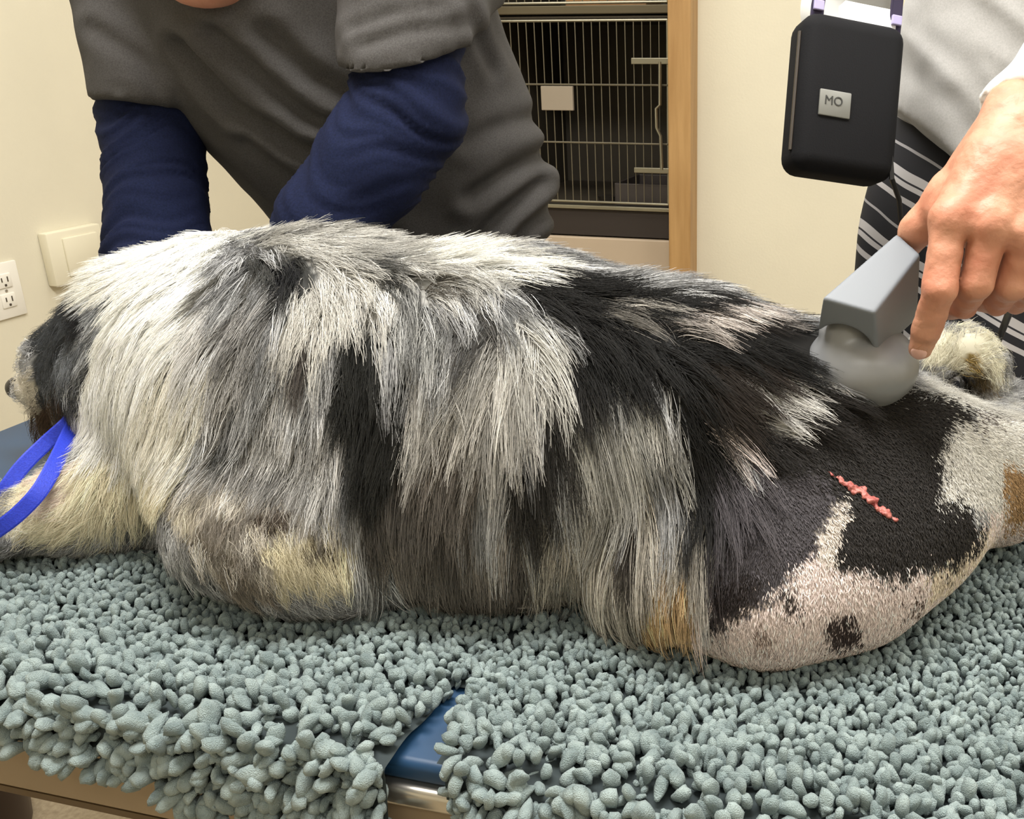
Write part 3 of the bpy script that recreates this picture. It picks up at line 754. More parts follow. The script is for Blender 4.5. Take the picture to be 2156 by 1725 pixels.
def grow(P, N, t, L, steps, lift, grav=.55, clear=.002):
    """guide strands lying over the body"""
    pts = [P - N * .001]; p = P.copy(); n = N.copy(); d = t * (1 - lift) + n * lift; d /= np.linalg.norm(d, axis=1)[:, None]
    for s in range(steps):
        p = p + d * (L / steps)[:, None]
        nn = n.copy()
        for i in range(len(p)):
            loc, nor, _, dist = BVH.find_nearest(p[i])
            q = p[i] - np.array(loc); no = np.array(nor)
            side = q @ no
            want = clear + (.010 + lift * .03) * min(1, (s + 1) / steps) * L[i] / .06
            if side < want: p[i] = p[i] + no * (want - side)
            nn[i] = no
        p[:, 2] = np.maximum(p[:, 2], .918)
        pts.append(p.copy())
        tt = d - nn * (d * nn).sum(1)[:, None] * .9
        d = tt + np.array([0, 0, -1.0]) * grav * .25
        d /= np.linalg.norm(d, axis=1)[:, None]; n = nn
    return np.stack(pts, 1)
def strands(name, Pts, rad, tint, parent, label=None):
    n, k = Pts.shape[:2]
    cu = bpy.data.hair_curves.new(name); cu.add_curves([k] * n)
    cu.points.foreach_set('position', Pts.astype(np.float32).ravel())
    cu.points.foreach_set('radius', rad.astype(np.float32).ravel())
    a = cu.attributes.new('tint', 'FLOAT_COLOR', 'CURVE')
    a.data.foreach_set('color', np.concatenate([tint, np.ones((n, 1))], 1).astype(np.float32).ravel())
    cu.materials.append(coat)
    o = bpy.data.objects.new(name, cu); COL.objects.link(o); o.parent = parent; o['kind'] = 'stuff'
    return o
# long coat: guides, then locks of strands round each guide
rg = np.random.default_rng(5)
NG = 8500
def wlong(c):
    return np.where(is_shaved(c), 0.0, 1.0) * np.where(c[:, 2] < .912, 0, 1) * np.where(c[:, 1] > .93, .55, 1.0)
gP, gN = sample(NG, rg, wlong)
gt, gx, gy = flow_dir(gP, gN, rg, .16)
gL = idw(LEN, gx, gy, 4.0)[:, 0] * rg.uniform(.75, 1.2, NG)
K = 7
gPts = grow(gP, gN, gt, gL, K - 1, .13)
HC0 = np.array(hw(1815, 768, .785))
hitp = (np.linalg.norm((gPts - HC0) / np.array([.046, .046, .045]), axis=2) < .95).any(1)
sel = ~hitp; gP, gN, gL, gPts = gP[sel], gN[sel], gL[sel], gPts[sel]; NG = len(gP)
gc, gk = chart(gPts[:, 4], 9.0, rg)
lum = gc.mean(1)
mer = np.clip(1 - np.abs(lum - .28) / .3, 0, 1)
gm = gPts[:, 3]
gc = gc * np.exp(rg.normal(0, 1, NG) * (.08 + .26 * mer) + (fbm(gm, 70, (1, 1, .45), 41) * .95 + fbm(gm, 150, (1, 1, .4), 17) * .7) * (.12 + .95 * mer))[:, None]
M_ = 20
hi = np.repeat(np.arange(NG), M_); nh = len(hi)
off = rg.normal(0, 1, (nh, 3)) * .0055; off -= gN[hi] * (off * gN[hi]).sum(1)[:, None]
lenf = rg.uniform(.7, 1.12, nh)
tt = np.linspace(0, 1, K)
clump = 1 - .74 * tt ** 1.2                                   # locks narrow towards the tip
idx = tt[None] * lenf[:, None] * (K - 1); i0 = np.clip(idx.astype(int), 0, K - 2); fr_ = idx - i0
G = gPts[hi]
base = np.take_along_axis(G, i0[..., None].repeat(3, 2), 1) * (1 - fr_)[..., None] + np.take_along_axis(G, (i0 + 1)[..., None].repeat(3, 2), 1) * fr_[..., None]
HP = base + off[:, None, :] * clump[None, :, None]
wav = rg.normal(0, 1, (nh, 1, 3)) * .0016 * (tt ** 1.5)[None, :, None] + rg.normal(0, .0004, (nh, K, 3))
HP = HP + wav
HP[:, :, 2] = np.maximum(HP[:, :, 2], .916)
HP[:, 0] = gP[hi] + off - gN[hi] * .003
hc = gc[hi] * np.exp(rg.normal(0, .13, nh) + rg.normal(0, .42, nh) * mer[hi])[:, None]
rr_ = (.00030 * (1 - .75 * tt))[None].repeat(nh, 0) * rg.uniform(.7, 1.25, (nh, 1)) * np.clip(gL[hi] / .05, .5, 1)[:, None]
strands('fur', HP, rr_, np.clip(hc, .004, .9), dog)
# clipped stubble over the shaved hind quarter
ns = 60000
sP, sN = sample(ns, rg, lambda c: np.where(is_shaved(c) & (c[:, 2] > .908), 1.0, 0.0))
st_, sx, sy = flow_dir(sP, sN, rg, .25)
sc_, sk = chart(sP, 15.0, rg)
sl = .0042 * rg.uniform(.6, 1.3, ns)
sd = st_ * .85 + sN * .5
SP = np.stack([sP - sN * .0005, sP + sd * (sl * .5)[:, None], sP + sd * sl[:, None] - sN * (sl * .15)[:, None]], 1)
sc_ = sc_ * np.exp(rg.normal(0, .22, ns))[:, None]
strands('clipped_fur', SP, np.array([.00035, .00028, .00012])[None].repeat(ns, 0), np.clip(sc_, .004, .9), dog)
# nose, eye and the wound on the thigh
nz = Solid((-.80, 1.0, .95), (-.73, 1.08, 1.03), .0016)
nz.ell(D(-.763, 1.055, .066), (.013, .016, .013), k=.004); nz.ell(D(-.773, 1.048, .065), (.005, .004, .004), k=.003, cut=True)
nz.obj('nose', mat('nose_black', (30, 26, 24), .35), dog)
eye = Solid((-.74, .95, .98), (-.66, 1.02, 1.06), .0016)
eye.ell(D(-.664, 1.0, .102), (.009, .009, .009), k=.002)
eye.obj('eye', mat('eye_dark', (40, 26, 18), .1), dog)
wpts = [(1744, 994, 2), (1760, 1007, 3), (1778, 1019, 6), (1794, 1027, 9), (1808, 1033, 8), (1820, 1047, 6), (1836, 1056, 9), (1846, 1071, 5), (1860, 1079, 8), (1871, 1089, 6), (1886, 1099, 3)]
hits = []
for (px, py, r) in wpts:
    h_ = BVH.ray_cast(CP, ray(px, py))
    if h_[0] is not None: hits.append((h_[0], h_[1], r / FOC * .78))
hc_ = hits[len(hits) // 2][0]
ws = Solid(hc_ - Vector((.045, .045, .045)), hc_ + Vector((.045, .045, .045)), .0009)
for (p0, n0, r0), (p1, n1, r1) in zip(hits[:-1], hits[1:]):
    ws.cone(tuple(p0 + n0 * .0012), tuple(p1 + n1 * .0012), r0 * .95, r1 * .95, k=.001, flat=(tuple(n0), .7))
for j, du, dv, rr in ((3, .0035, .002, .0016), (4, -.004, .001, .0018), (6, .0038, -.001, .0014), (8, -.0032, .002, .0015), (1, -.003, 0, .0010)):   # ragged edges
    p0, n0, r0 = hits[j]; al = (hits[j + 1][0] - hits[j - 1][0]).normalized(); sd_ = al.cross(n0)
    ws.cone(tuple(p0 + sd_ * du + al * dv + n0 * .0008), tuple(p0 + sd_ * du * .5 + al * (dv + .004) + n0 * .0012), rr, rr * .8, k=.0015)
w_o = ws.obj('wound', mat('wound_red', (204, 128, 118), .45, vscale=150, c2=(128, 44, 44), bump=.4, bscale=700), dog, 1, lambda V, N: V + N * (fbm(V, 260, seed=4) * .0022 + fbm(V, 700, seed=8) * .0009)[:, None])
w_o['label'] = 'raw red stitched wound'
# ------------------------------------------------------------------ person in grey scrubs leaning over the dog
tee = mat('shirt_grey', (82, 80, 79), 0.9, vscale=700, c2=(66, 64, 63), spec=.15, bump=.15, bscale=1200)
navy = mat('sleeve_navy', (25, 31, 58), 0.9, vscale=500, c2=(18, 23, 43), spec=.12, bump=.12, bscale=900)
skin = mat('skin', (206, 152, 124), 0.5, vscale=26, c2=(190, 124, 98), sss=.12, bump=.18, bscale=420)
jeans = mat('trousers_navy', (40, 48, 66), 0.85, vscale=400, c2=(32, 38, 54))
FZ = 0.14                                              # height of the room floor in working coordinates
P1 = thing('person', 'person in grey short-sleeved shirt over navy sleeves leaning over the far side of the dog', 'person')
Y1 = 1.27
tor = [on_y(610, -70, 1.22), on_y(702, 100, 1.25), on_y(812, 280, Y1), on_y(872, 420, Y1 + .02), on_y(880, 560, Y1 + .05)]
farS, farE, farW = on_y(302, -70, 1.25), on_y(322, 250, 1.20), on_y(336, 560, 1.11)
farH = Vector((farW.x - .0, 1.075, 1.0))
nearS, nearE, nearM, nearW = on_y(872, -30, 1.10), on_y(858, 235, 1.06), on_y(782, 350, 1.035), on_y(690, 470, 1.01)
nearH = on_y(640, 560, .995)
head = on_y(408, -262, 1.10)
hip = Vector(tor[4]); 
b1 = Solid((-1.0, .85, FZ - .02), (.05, 1.62, 1.70), .0075)
b1.chain([tuple(p) for p in tor], [.16, .165, .155, .14, .14], k=.04, flat=((0, 1, 0), .62))
for s in (-1, 1):
    k0 = hip + Vector((s * .085, 0, -.06)); kn = hip + Vector((s * .10, .0, -.50)); an = Vector((kn.x, kn.y + .05, FZ + .07))
    b1.chain([tuple(k0), tuple(kn), tuple(an)], [.085, .055, .038], k=.03)
    b1.chain([tuple(an + Vector((0, .02, -.03))), tuple(an + Vector((-.02, -.15, -.045)))], [.036, .028], k=.02)
b1.chain([tuple(farS), tuple(farE), tuple(farW), tuple(farH)], [.055, .048, .038, .028], k=.02)
b1.chain([tuple(nearS), tuple(nearE), tuple(nearM), tuple(nearW), tuple(nearH)], [.046, .044, .040, .033, .028], k=.02)
for (wr, dr) in ((farH, Vector((.25, -.35, -.55))), (nearH, Vector((-.35, -.35, -.7)))):
    dr.normalize(); sd = dr.cross(Vector((0, 1, .3))).normalized()
    pc = wr + dr * .075
    b1.cone(tuple(wr), tuple(pc), .026, .030, k=.015, flat=((0, 1, .3), .55))
    for j, L in enumerate((.068, .078, .072, .056)):
        a = pc + sd * ((j - 1.5) * .019); m = a + dr * L * .55; e = m + (dr * .8 + Vector((0, -.5, -.3))) * L * .5
        b1.chain([tuple(a), tuple(m), tuple(e)], [.0105, .0095, .008], k=.004)
    a = wr + dr * .02 - sd * .03; b1.chain([tuple(a), tuple(a - sd * .022 + dr * .03), tuple(a - sd * .026 + dr * .06)], [.013, .011, .009], k=.006)
nk = Vector(tor[0]) + Vector((-.06, -.02, .03))
b1.cone(tuple(nk), tuple(head + Vector((.02, .02, -.05))), .062, .052, k=.03)
fd = Vector((-.35, -.75, -.35)).normalized(); fs = fd.cross(Vector((0, 0, 1))).normalized(); fu = fs.cross(fd).normalized()
hp = lambda f, s, u: tuple(head + fd * f + fs * s + fu * u)
b1.ell(hp(-.01, 0, .02), (.098, .078, .10), rot=np.array([fd, fs, fu]).T, k=.02)
b1.ell(hp(.035, 0, -.065), (.055, .052, .05), rot=np.array([fd, fs, fu]).T, k=.03)
b1.cone(hp(.088, 0, .015), hp(.108, 0, -.025), .010, .014, k=.012)
b1.cone(hp(.085, -.018, -.062), hp(.085, .018, -.062), .009, .009, k=.008)
for s in (-1, 1):
    b1.ell(hp(-.01, s * .082, -.005), (.026, .012, .034), rot=np.array([fd, fs, fu]).T, k=.008)
    b1.ell(hp(.086, s * .032, .018), (.012, .018, .012), rot=np.array([fd, fs, fu]).T, k=.012, cut=True)
bv, bf = b1.mesh(1)
link_mesh('body', mesh_np('body', bv, bf), skin, P1)
for s in (-1, 1):
    eb = MB(); r = bmesh.ops.create_uvsphere(eb.bm, u_segments=12, v_segments=8, radius=.011)
    bmesh.ops.translate(eb.bm, vec=Vector(hp(.076, s * .032, .018)), verts=r['verts'])
    eb.obj('eye', mat('eye_brown', (70, 48, 36), .15), P1, True)
hr = Solid(head - Vector((.16, .16, .16)), head + Vector((.16, .16, .16)), .006)
hr.ell(hp(-.02, 0, .03), (.105, .086, .105), rot=np.array([fd, fs, fu]).T, k=.01)
hr.cut_plane(hp(.055, 0, .045), fd * .8 - fu * .65)
hr.obj('hair', mat('hair_brown', (70, 50, 36), .6, vscale=40, c2=(46, 32, 24), stretch=(1, 1, .2)), P1, 1)
# shirt
def dirnoise(V, d, fa, fb, seed):
    a = V[:, 0] * d[0] + V[:, 2] * d[1]; b = -V[:, 0] * d[1] + V[:, 2] * d[0]
    return np.array([noise.noise((x * fa, y * fb, z * 3 + seed)) for x, y, z in zip(a, b, V[:, 1])])
FOLDS = [([(450, 60), (560, 160), (650, 240), (760, 285)], 13, .013), ([(380, 90), (500, 225), (620, 295), (730, 335)], 15, .014), ([(520, 290), (610, 360), (680, 410)], 14, .010), ([(560, 60), (650, 150), (740, 200)], 16, .009),
    ([(1150, 325), (1060, 365), (985, 415)], 15, .013), ([(1125, 385), (1050, 455), (990, 525)], 13, .013), ([(1160, 430), (1095, 480), (1060, 530)], 12, .010), ([(1120, 250), (1040, 270), (980, 300)], 16, .007),
    ([(745, 60), (830, 30), (930, 15)], 10, .006), ([(760, 95), (860, 62), (985, 48)], 10, .007), ([(990, 20), (1010, 90), (1040, 150)], 10, .008), ([(200, 60), (300, 130), (330, 190)], 14, .006), ([(230, 180), (320, 195), (400, 190)], 7, .003)]
def fold_field(px, py, folds):
    out = np.zeros(len(px))
    for pl, w, dep in folds:
        best = np.full(len(px), 1e9); sgn = np.zeros(len(px))
        for (x0, y0), (x1, y1) in zip(pl[:-1], pl[1:]):
            L2 = (x1 - x0) ** 2 + (y1 - y0) ** 2; t = np.clip(((px - x0) * (x1 - x0) + (py - y0) * (y1 - y0)) / L2, 0, 1)
            dx, dy = px - x0 - t * (x1 - x0), py - y0 - t * (y1 - y0); d = np.hypot(dx, dy); m = d < best
            best[m] = d[m]; sgn[m] = np.sign((x1 - x0) * dy - (y1 - y0) * dx)[m]
        sd = best * sgn
        out += dep * (-np.exp(-(sd / w) ** 2) + .75 * np.exp(-((sd + 1.9 * w) / (1.3 * w)) ** 2) + .4 * np.exp(-((sd - 2.2 * w) / (1.4 * w)) ** 2))
    return out
def shirt_folds(V, N):
    px, py = to_px(V)
    V = V + N * (fold_field(px, py, FOLDS) * (N[:, 1] < .3))[:, None]
    f1 = dirnoise(V, (.72, -.69), 2.4, 15, 1.0); f1 = 1 - np.abs(f1) * 2.2
    f2 = dirnoise(V, (.80, .60), 3.0, 17, 4.0); f2 = 1 - np.abs(f2) * 2.2
    wr = 1 / (1 + np.exp(-(px - 930) / 50)); amp = .003 + .004 * np.clip((py - 60) / 300, 0, 1)
    f1 = np.clip(f1, -1, 1); f2 = np.clip(f2, -1, 1)
    fine = fbm(V, 45, seed=3) * .0012
    return V + N * ((f1 * (1 - wr) + f2 * wr * np.clip((py - 200) / 200, .15, 1)) * amp + fine)[:, None]
sh = Solid((-1.0, .95, 1.00), (.05, 1.60, 1.62), .006)
sh.chain([tuple(p) for p in tor[:4]] + [tuple(tor[3] + (tor[4] - tor[3]) * .55)], [.192, .196, .180, .166, .160], k=.03, flat=((0, 1, 0), .64))
sh.cut_plane(on_y(860, 590, 1.27), Vector((.12, 0, -1)))
farCuff = farS + (farE - farS) * .86
sh.chain([tuple(farS + Vector((.06, 0, .02))), tuple(farS), tuple(farCuff + (farE - farS) * .2)], [.10, .080, .066], k=.03)
nearSl = nearS + (nearE - nearS) * .62
sh.chain([tuple(nearS + Vector((.0, .06, .02))), tuple(nearS), tuple(nearSl + (nearE - nearS) * .3)], [.10, .082, .080], k=.012)
# trim the sleeves at their hems, then the lower torso back in
hemN = (nearE - nearS).normalized()
V_, F_ = None, None
sh2 = Solid((-1.0, .95, 1.00), (.05, 1.60, 1.62), .006)
sh2.chain([tuple(p) for p in tor[:4]] + [tuple(tor[3] + (tor[4] - tor[3]) * .45)], [.192, .196, .180, .166, .160], k=.03, flat=((0, 1, 0), .64))
sh2.cut_plane(tuple(on_y(880, 540, 1.27)), Vector((.15, 0, -1)))
slf = Solid((-1.0, .95, 1.00), (.05, 1.60, 1.62), .006)
slf.chain([tuple(farS + Vector((.05, 0, .02))), tuple(farS), tuple(farE + (farW - farE) * .3)], [.10, .074, .063], k=.03)
slf.cut_plane(tuple(on_y(310, 214, 1.205)), Vector((.02, -.05, -1)))
sln = Solid((-1.0, .95, 1.00), (.05, 1.60, 1.62), .006)
sln.chain([tuple(nearS + Vector((.0, .08, .02))), tuple(nearS), tuple(nearE)], [.085, .070, .072], k=.02)
sln.cut_plane(tuple(on_y(875, 108, 1.06)), Vector((.10, .30, -1)))
for q in (slf, sln):
    hh = np.maximum(.02 - np.abs(sh2.D - q.D), 0) / .02
    sh2.D = np.minimum(sh2.D, q.D) - hh * hh * .02 * .25
so = sh2.obj('shirt', tee, P1, 3, shirt_folds)
bmx = bmesh.new(); bmx.from_mesh(so.data)
for _ in range(4): bmesh.ops.smooth_vert(bmx, verts=bmx.verts, factor=.5, use_axis_x=True, use_axis_y=True, use_axis_z=True)
bmx.to_mesh(so.data); bmx.free()
def sleeve_folds(ax):
    def f(V, N):
        t = V @ np.array(ax)
        n = np.array([noise.noise((a * 64 + noise.noise(Vector(v) * 11) * 3.0, v[0] * 7, v[1] * 7)) for a, v in zip(t, V)])
        return V + N * ((1 - np.abs(n) * 2.4) * .0036)[:, None]
    return f
us = Solid((-1.0, .90, .92), (.05, 1.5, 1.5), .005)
us.chain([tuple(farS + (farE - farS) * .5), tuple(farE), tuple(farW), tuple(farH)], [.052, .053, .053, .042], k=.02)
us.obj('undershirt_sleeve', navy, P1, 1, sleeve_folds((farW - farE).normalized()))
us = Solid((-1.0, .90, .92), (.05, 1.5, 1.5), .005)
us.chain([tuple(nearS + (nearE - nearS) * .1), tuple(nearE), tuple(nearM), tuple(nearW), tuple(nearH)], [.053, .052, .049, .043, .036], k=.03)
us.obj('undershirt_sleeve', navy, P1, 1, sleeve_folds(Vector((.35, 0, .94)).normalized()))
tr = Solid((-.9, 1.05, FZ), (.1, 1.62, 1.22), .008)
tr.cone(tuple(hip + Vector((0, 0, .06))), tuple(hip + Vector((0, 0, -.06))), .172, .172, k=.03, flat=((0, 1, 0), .68))
for s in (-1, 1):
    k0 = hip + Vector((s * .088, 0, -.06)); kn = hip + Vector((s * .10, 0, -.50)); an = Vector((kn.x, kn.y + .05, FZ + .05))
    tr.chain([tuple(k0), tuple(kn), tuple(an)], [.104, .078, .070], k=.04)
tr.cut_below(FZ + .03)
tr.obj('trousers', jeans, P1, 1, lambda V, N: V + N * (fbm(V, 14, (1, 1, .5), 6) * .008)[:, None])
for s in (-1, 1):
    an = Vector((hip.x + s * .10, hip.y + .05, FZ + .04))
    shoe = Solid(an - Vector((.1, .25, .05)), an + Vector((.1, .12, .1)), .006)
    shoe.chain([tuple(an + Vector((0, .03, .0))), tuple(an + Vector((-.01, -.09, -.005))), tuple(an + Vector((-.02, -.17, -.01)))], [.046, .044, .034], k=.02); shoe.cut_below(FZ + .002)
    shoe.obj('shoe', mat('shoe_black', (34, 34, 36), .5), P1, 1)

# ------------------------------------------------------------------ person with the treatment probe
P2 = thing('person', 'person in light grey shirt and black-and-white striped skirt holding the grey probe', 'person')
cx2, cy2 = .425, 1.20
shirt2 = mat('shirt_light_grey', (186, 184, 182), 0.9, vscale=500, c2=(172, 170, 168), sheen=.2, bump=.1, bscale=1100)
white = mat('sleeve_white', (240, 240, 238), 0.85, sheen=.2, bump=.08, bscale=900)
W = hw(2160, 262, .725); ELB = hw(2600, -250, .90); SHO = Vector((.60, 1.17, 1.66))
SHR = Vector((.27, 1.22, 1.64)); ELR = Vector((.20, 1.32, 1.40)); WRR = Vector((.27, 1.22, 1.22))
h2 = Vector((.40, 1.08, 1.86))
b2 = Solid((-.05, .80, FZ - .02), (.85, 1.60, 2.05), .0075)
b2.chain([(cx2 + .01, 1.15, 1.62), (cx2, 1.17, 1.45), (cx2, 1.20, 1.28), (cx2, cy2, 1.12)], [.15, .145, .13, .14], k=.04, flat=((0, 1, 0), .62))
for s in (-1, 1):
    b2.chain([(cx2 + s * .085, cy2, 1.05), (cx2 + s * .09, cy2, .60), (cx2 + s * .09, cy2 + .05, FZ + .07)], [.085, .052, .036], k=.03)
    b2.chain([(cx2 + s * .09, cy2 + .06, FZ + .04), (cx2 + s * .09, cy2 - .10, FZ + .025)], [.034, .026], k=.02)
b2.chain([tuple(SHO), tuple(ELB), tuple(ELB + (W - ELB) * .8)], [.052, .044, .031], k=.02)
b2.chain([tuple(SHR), tuple(ELR), tuple(WRR)], [.05, .042, .028], k=.02)
d3 = Vector((.25, -.3, -.9)).normalized(); s3 = Vector((.9, .35, .1)).normalized()
b2.cone(tuple(WRR), tuple(WRR + d3 * .08), .025, .030, k=.015, flat=((.3, -.9, 0), .55))
for j, L in enumerate((.06, .07, .066, .05)):
    a = WRR + d3 * .08 + s3 * ((j - 1.5) * .018); b2.chain([tuple(a), tuple(a + d3 * L * .6), tuple(a + d3 * L + Vector((0, .015, 0)))], [.010, .009, .0075], k=.004)
b2.chain([tuple(WRR + d3 * .02 - s3 * .03), tuple(WRR + d3 * .07 - s3 * .045)], [.012, .009], k=.006)
b2.cone((cx2 + .005, 1.13, 1.66), tuple(h2 + Vector((0, .02, -.07))), .058, .048, k=.03)
fd = Vector((-.25, -.85, -.40)).normalized(); fs = fd.cross(Vector((0, 0, 1))).normalized(); fu = fs.cross(fd).normalized()
hp2 = lambda f, s, u: tuple(h2 + fd * f + fs * s + fu * u)
R2_ = np.array([fd, fs, fu]).T
b2.ell(hp2(-.01, 0, .02), (.094, .074, .096), rot=R2_, k=.02); b2.ell(hp2(.03, 0, -.062), (.052, .048, .046), rot=R2_, k=.03)
b2.cone(hp2(.086, 0, .012), hp2(.104, 0, -.024), .009, .012, k=.012); b2.cone(hp2(.08, -.017, -.06), hp2(.08, .017, -.06), .008, .008, k=.008)
for s in (-1, 1):
    b2.ell(hp2(-.01, s * .078, -.005), (.024, .011, .032), rot=R2_, k=.008)
    b2.ell(hp2(.084, s * .031, .018), (.012, .017, .011), rot=R2_, k=.012, cut=True)
v1, f1 = b2.mesh(1)
# the left hand, back towards the camera, thumb behind the handle and index finger along its side
hnd = Solid(W - Vector((.16, .10, .22)), W + Vector((.12, .14, .10)), .0017)
K = {'i': [hw(1998, 462, .698), hw(1978, 608, .697), hw(1952, 692, .722), hw(1938, 732, .738)],
     'm': [hw(2086, 474, .694), hw(2055, 596, .703), hw(2026, 640, .738), hw(2000, 648, .762)],
     'r': [hw(2158, 500, .698), hw(2130, 600, .712), hw(2098, 634, .745), hw(2060, 630, .768)],
     'p': [hw(2226, 536, .708), hw(2176, 606, .722), hw(2140, 634, .752), hw(2110, 632, .772)]}
RR = {'i': [.0148, .0126, .0112, .0092], 'm': [.0150, .0128, .0114, .0098], 'r': [.0142, .0122, .0108, .0092], 'p': [.0132, .0112, .0098, .0082]}
hnd.chain([tuple(ELB + (W - ELB) * .72), tuple(W), tuple(hw(2130, 350, .712))], [.032, .031, .030], k=.02, flat=((.35, -.85, .4), .78))
for kf in 'imrp':
    mid = (W + K[kf][0]) / 2 + Vector((0, 0, .002))
    hnd.chain([tuple(W + (K[kf][0] - W) * .15), tuple(mid), tuple(K[kf][0])], [.022, .019, RR[kf][0]], k=.018)
for kf in 'imrp':
    k0, k1, k2, k3 = K[kf]
    hnd.chain([tuple(k0), tuple(k0 + (k1 - k0) * .5), tuple(k1)], [RR[kf][0] * .92, RR[kf][0] * .84, RR[kf][1]], k=.002)
    hnd.chain([tuple(k1), tuple(k1 + (k2 - k1) * .5), tuple(k2)], [RR[kf][1], RR[kf][2], RR[kf][2]], k=.002)
    hnd.chain([tuple(k2), tuple(k3)], [RR[kf][2], RR[kf][3]], k=.002)
    tc = (CP - k0).normalized()
    hnd.ell(tuple(k0 + tc * .006), (.0105, .0105, .0105), k=.010)          # knuckles
    hnd.ell(tuple(k1 + tc * .002), (RR[kf][1] * .88,) * 3, k=.002)
    hnd.cone(tuple(k0 + tc * .0115 + (W - k0) * .12), tuple(W + (k0 - W) * .25 + tc * .019), .0036, .003, k=.012)   # tendons
# palm side and thumb
hnd.cone(tuple(hw(2090, 400, .738)), tuple(hw(2060, 480, .735)), .024, .018, k=.02)
th = [hw(2085, 330, .728), hw(1995, 415, .738), hw(1932, 482, .756), hw(1898, 540, .785)]
hnd.chain([tuple(p) for p in th], [.024, .0155, .0118, .0095], k=.010)
hnd.cone(tuple(hw(2020, 430, .718)), tuple(hw(1990, 452, .724)), .013, .010, k=.016)   # web between thumb and index
# skin creases across the index and middle joints
for kf, ts in (('i', (-.10, 0, .10, .2)), ('m', (-.08, .06))):
    k0, k1, k2, k3 = K[kf]; ax = (k1 - k0).normalized(); tc = (CP - k1).normalized(); sdv = ax.cross(tc).normalized()
    for t in ts:
        c = k1 + ax * t * .035 + tc * (RR[kf][1] * 1.0 + .0045)
        hnd.cone(tuple(c - sdv * .006), tuple(c + sdv * .006), .0011, .0011, k=.002, cut=True)
v2, f2 = hnd.mesh(1)
n2 = vnormals(v2, f2)
v2 = v2 + n2 * (fbm(v2, 95, seed=1) * .0009 + fbm(v2, 260, seed=5) * .0003)[:, None]
link_mesh('body', mesh_np('body', np.concatenate([v1, v2]), np.concatenate([f1, f2 + len(v1)])), skin, P2)
# nail of the index finger
k2, k3 = K['i'][2], K['i'][3]; ax = (k3 - k2).normalized(); tc = (CP - k3); tc = (tc - ax * tc.dot(ax)).normalized(); sdv = ax.cross(tc)
nl = bmesh.new(); r = bmesh.ops.create_uvsphere(nl, u_segments=14, v_segments=10, radius=1.0)
tcn = (tc * .95 + ax * .15).normalized(); axn = (ax - tcn * ax.dot(tcn)).normalized(); sdn = axn.cross(tcn)
M4 = Matrix((( *sdn, 0), (*axn, 0), (*tcn, 0), (0, 0, 0, 1))).transposed()
bmesh.ops.transform(nl, matrix=Matrix.Translation(k3 + tc * .0072 - ax * .0015) @ M4 @ Matrix.Diagonal((.0062, .0082, .0030, 1)), verts=r['verts'])
nme = bpy.data.meshes.new('fingernail'); nl.to_mesh(nme); nl.free()
link_mesh('fingernail', nme, mat('nail_pink', (232, 184, 170), .25), P2, True)
for s in (-1, 1):
    eb = MB(); r = bmesh.ops.create_uvsphere(eb.bm, u_segments=12, v_segments=8, radius=.011)
    bmesh.ops.translate(eb.bm, vec=Vector(hp2(.074, s * .031, .018)), verts=r['verts'])
    eb.obj('eye', mat('eye_brown', (70, 48, 36), .15), P2, True)
hr = Solid(h2 - Vector((.16, .16, .22)), h2 + Vector((.16, .20, .16)), .006)
hr.ell(hp2(-.02, 0, .03), (.102, .084, .10), rot=R2_, k=.01); hr.cone(hp2(-.09, 0, -.02), hp2(-.10, 0, -.13), .06, .035, k=.03)
hr.cut_plane(hp2(.055, 0, .045), fd * .8 - fu * .65)
hr.obj('hair', mat('hair_dark', (52, 38, 30), .6, vscale=40, c2=(34, 25, 20), stretch=(1, 1, .2)), P2, 1)
# light grey shirt, its hem falling away to a point at the front
s2 = Solid((.0, .92, 1.14), (.88, 1.5, 1.74), .006)
s2.chain([(cx2 + .01, 1.15, 1.62), (cx2 + .01, 1.155, 1.45), (cx2 + .005, 1.165, 1.32), (cx2 + .005, 1.175, 1.15)], [.172, .180, .186, .190], k=.03, flat=((0, 1, 0), .70))
s2.cut_plane(tuple(on_y(1897, 214, 1.06)), Vector((-.80, .0, -1.0)))
s2.cut_plane((cx2, 1.1, 1.20), Vector((0, 0, -1)))
shl = Solid((.0, .92, 1.14), (.88, 1.5, 1.74), .006)
shl.chain([(cx2 + .08, 1.15, 1.63), tuple(SHO), tuple(SHO + (ELB - SHO) * .7)], [.085, .075, .068], k=.03)
shl.chain([(cx2 - .08, 1.16, 1.63), tuple(SHR), tuple(SHR + (ELR - SHR) * .7)], [.085, .075, .066], k=.03)
hh = np.maximum(.02 - np.abs(s2.D - shl.D), 0) / .02
s2.D = np.minimum(s2.D, shl.D) - hh * hh * .02 * .25
s2.obj('shirt', shirt2, P2, 1, lambda V, N: V + N * (np.clip(1 - np.abs(dirnoise(V, (.75, -.66), 3.0, 20, 8.0)) * 2.4, -1, 1) * .007 + fbm(V, 40, seed=2) * .0015)[:, None])
sv = Solid((.05, .6, 1.0), (.88, 1.4, 1.74), .005)
CU = W + (ELB - W).normalized() * .004
sv.chain([tuple(SHO + (ELB - SHO) * .4), tuple(ELB), tuple(CU)], [.058, .053, .040], k=.02)
sv.cut_plane(tuple(CU), (W - ELB))
sv.obj('sleeve', white, P2, 1, lambda V, N: V + N * (fbm(V, 30, seed=12) * .004)[:, None])
sv = Solid((.05, 1.0, 1.1), (.5, 1.5, 1.74), .006)
sv.chain([tuple(SHR + (ELR - SHR) * .4), tuple(ELR), tuple(ELR + (WRR - ELR) * .9)], [.056, .052, .038], k=.02)
sv.obj('sleeve', white, P2, 1)
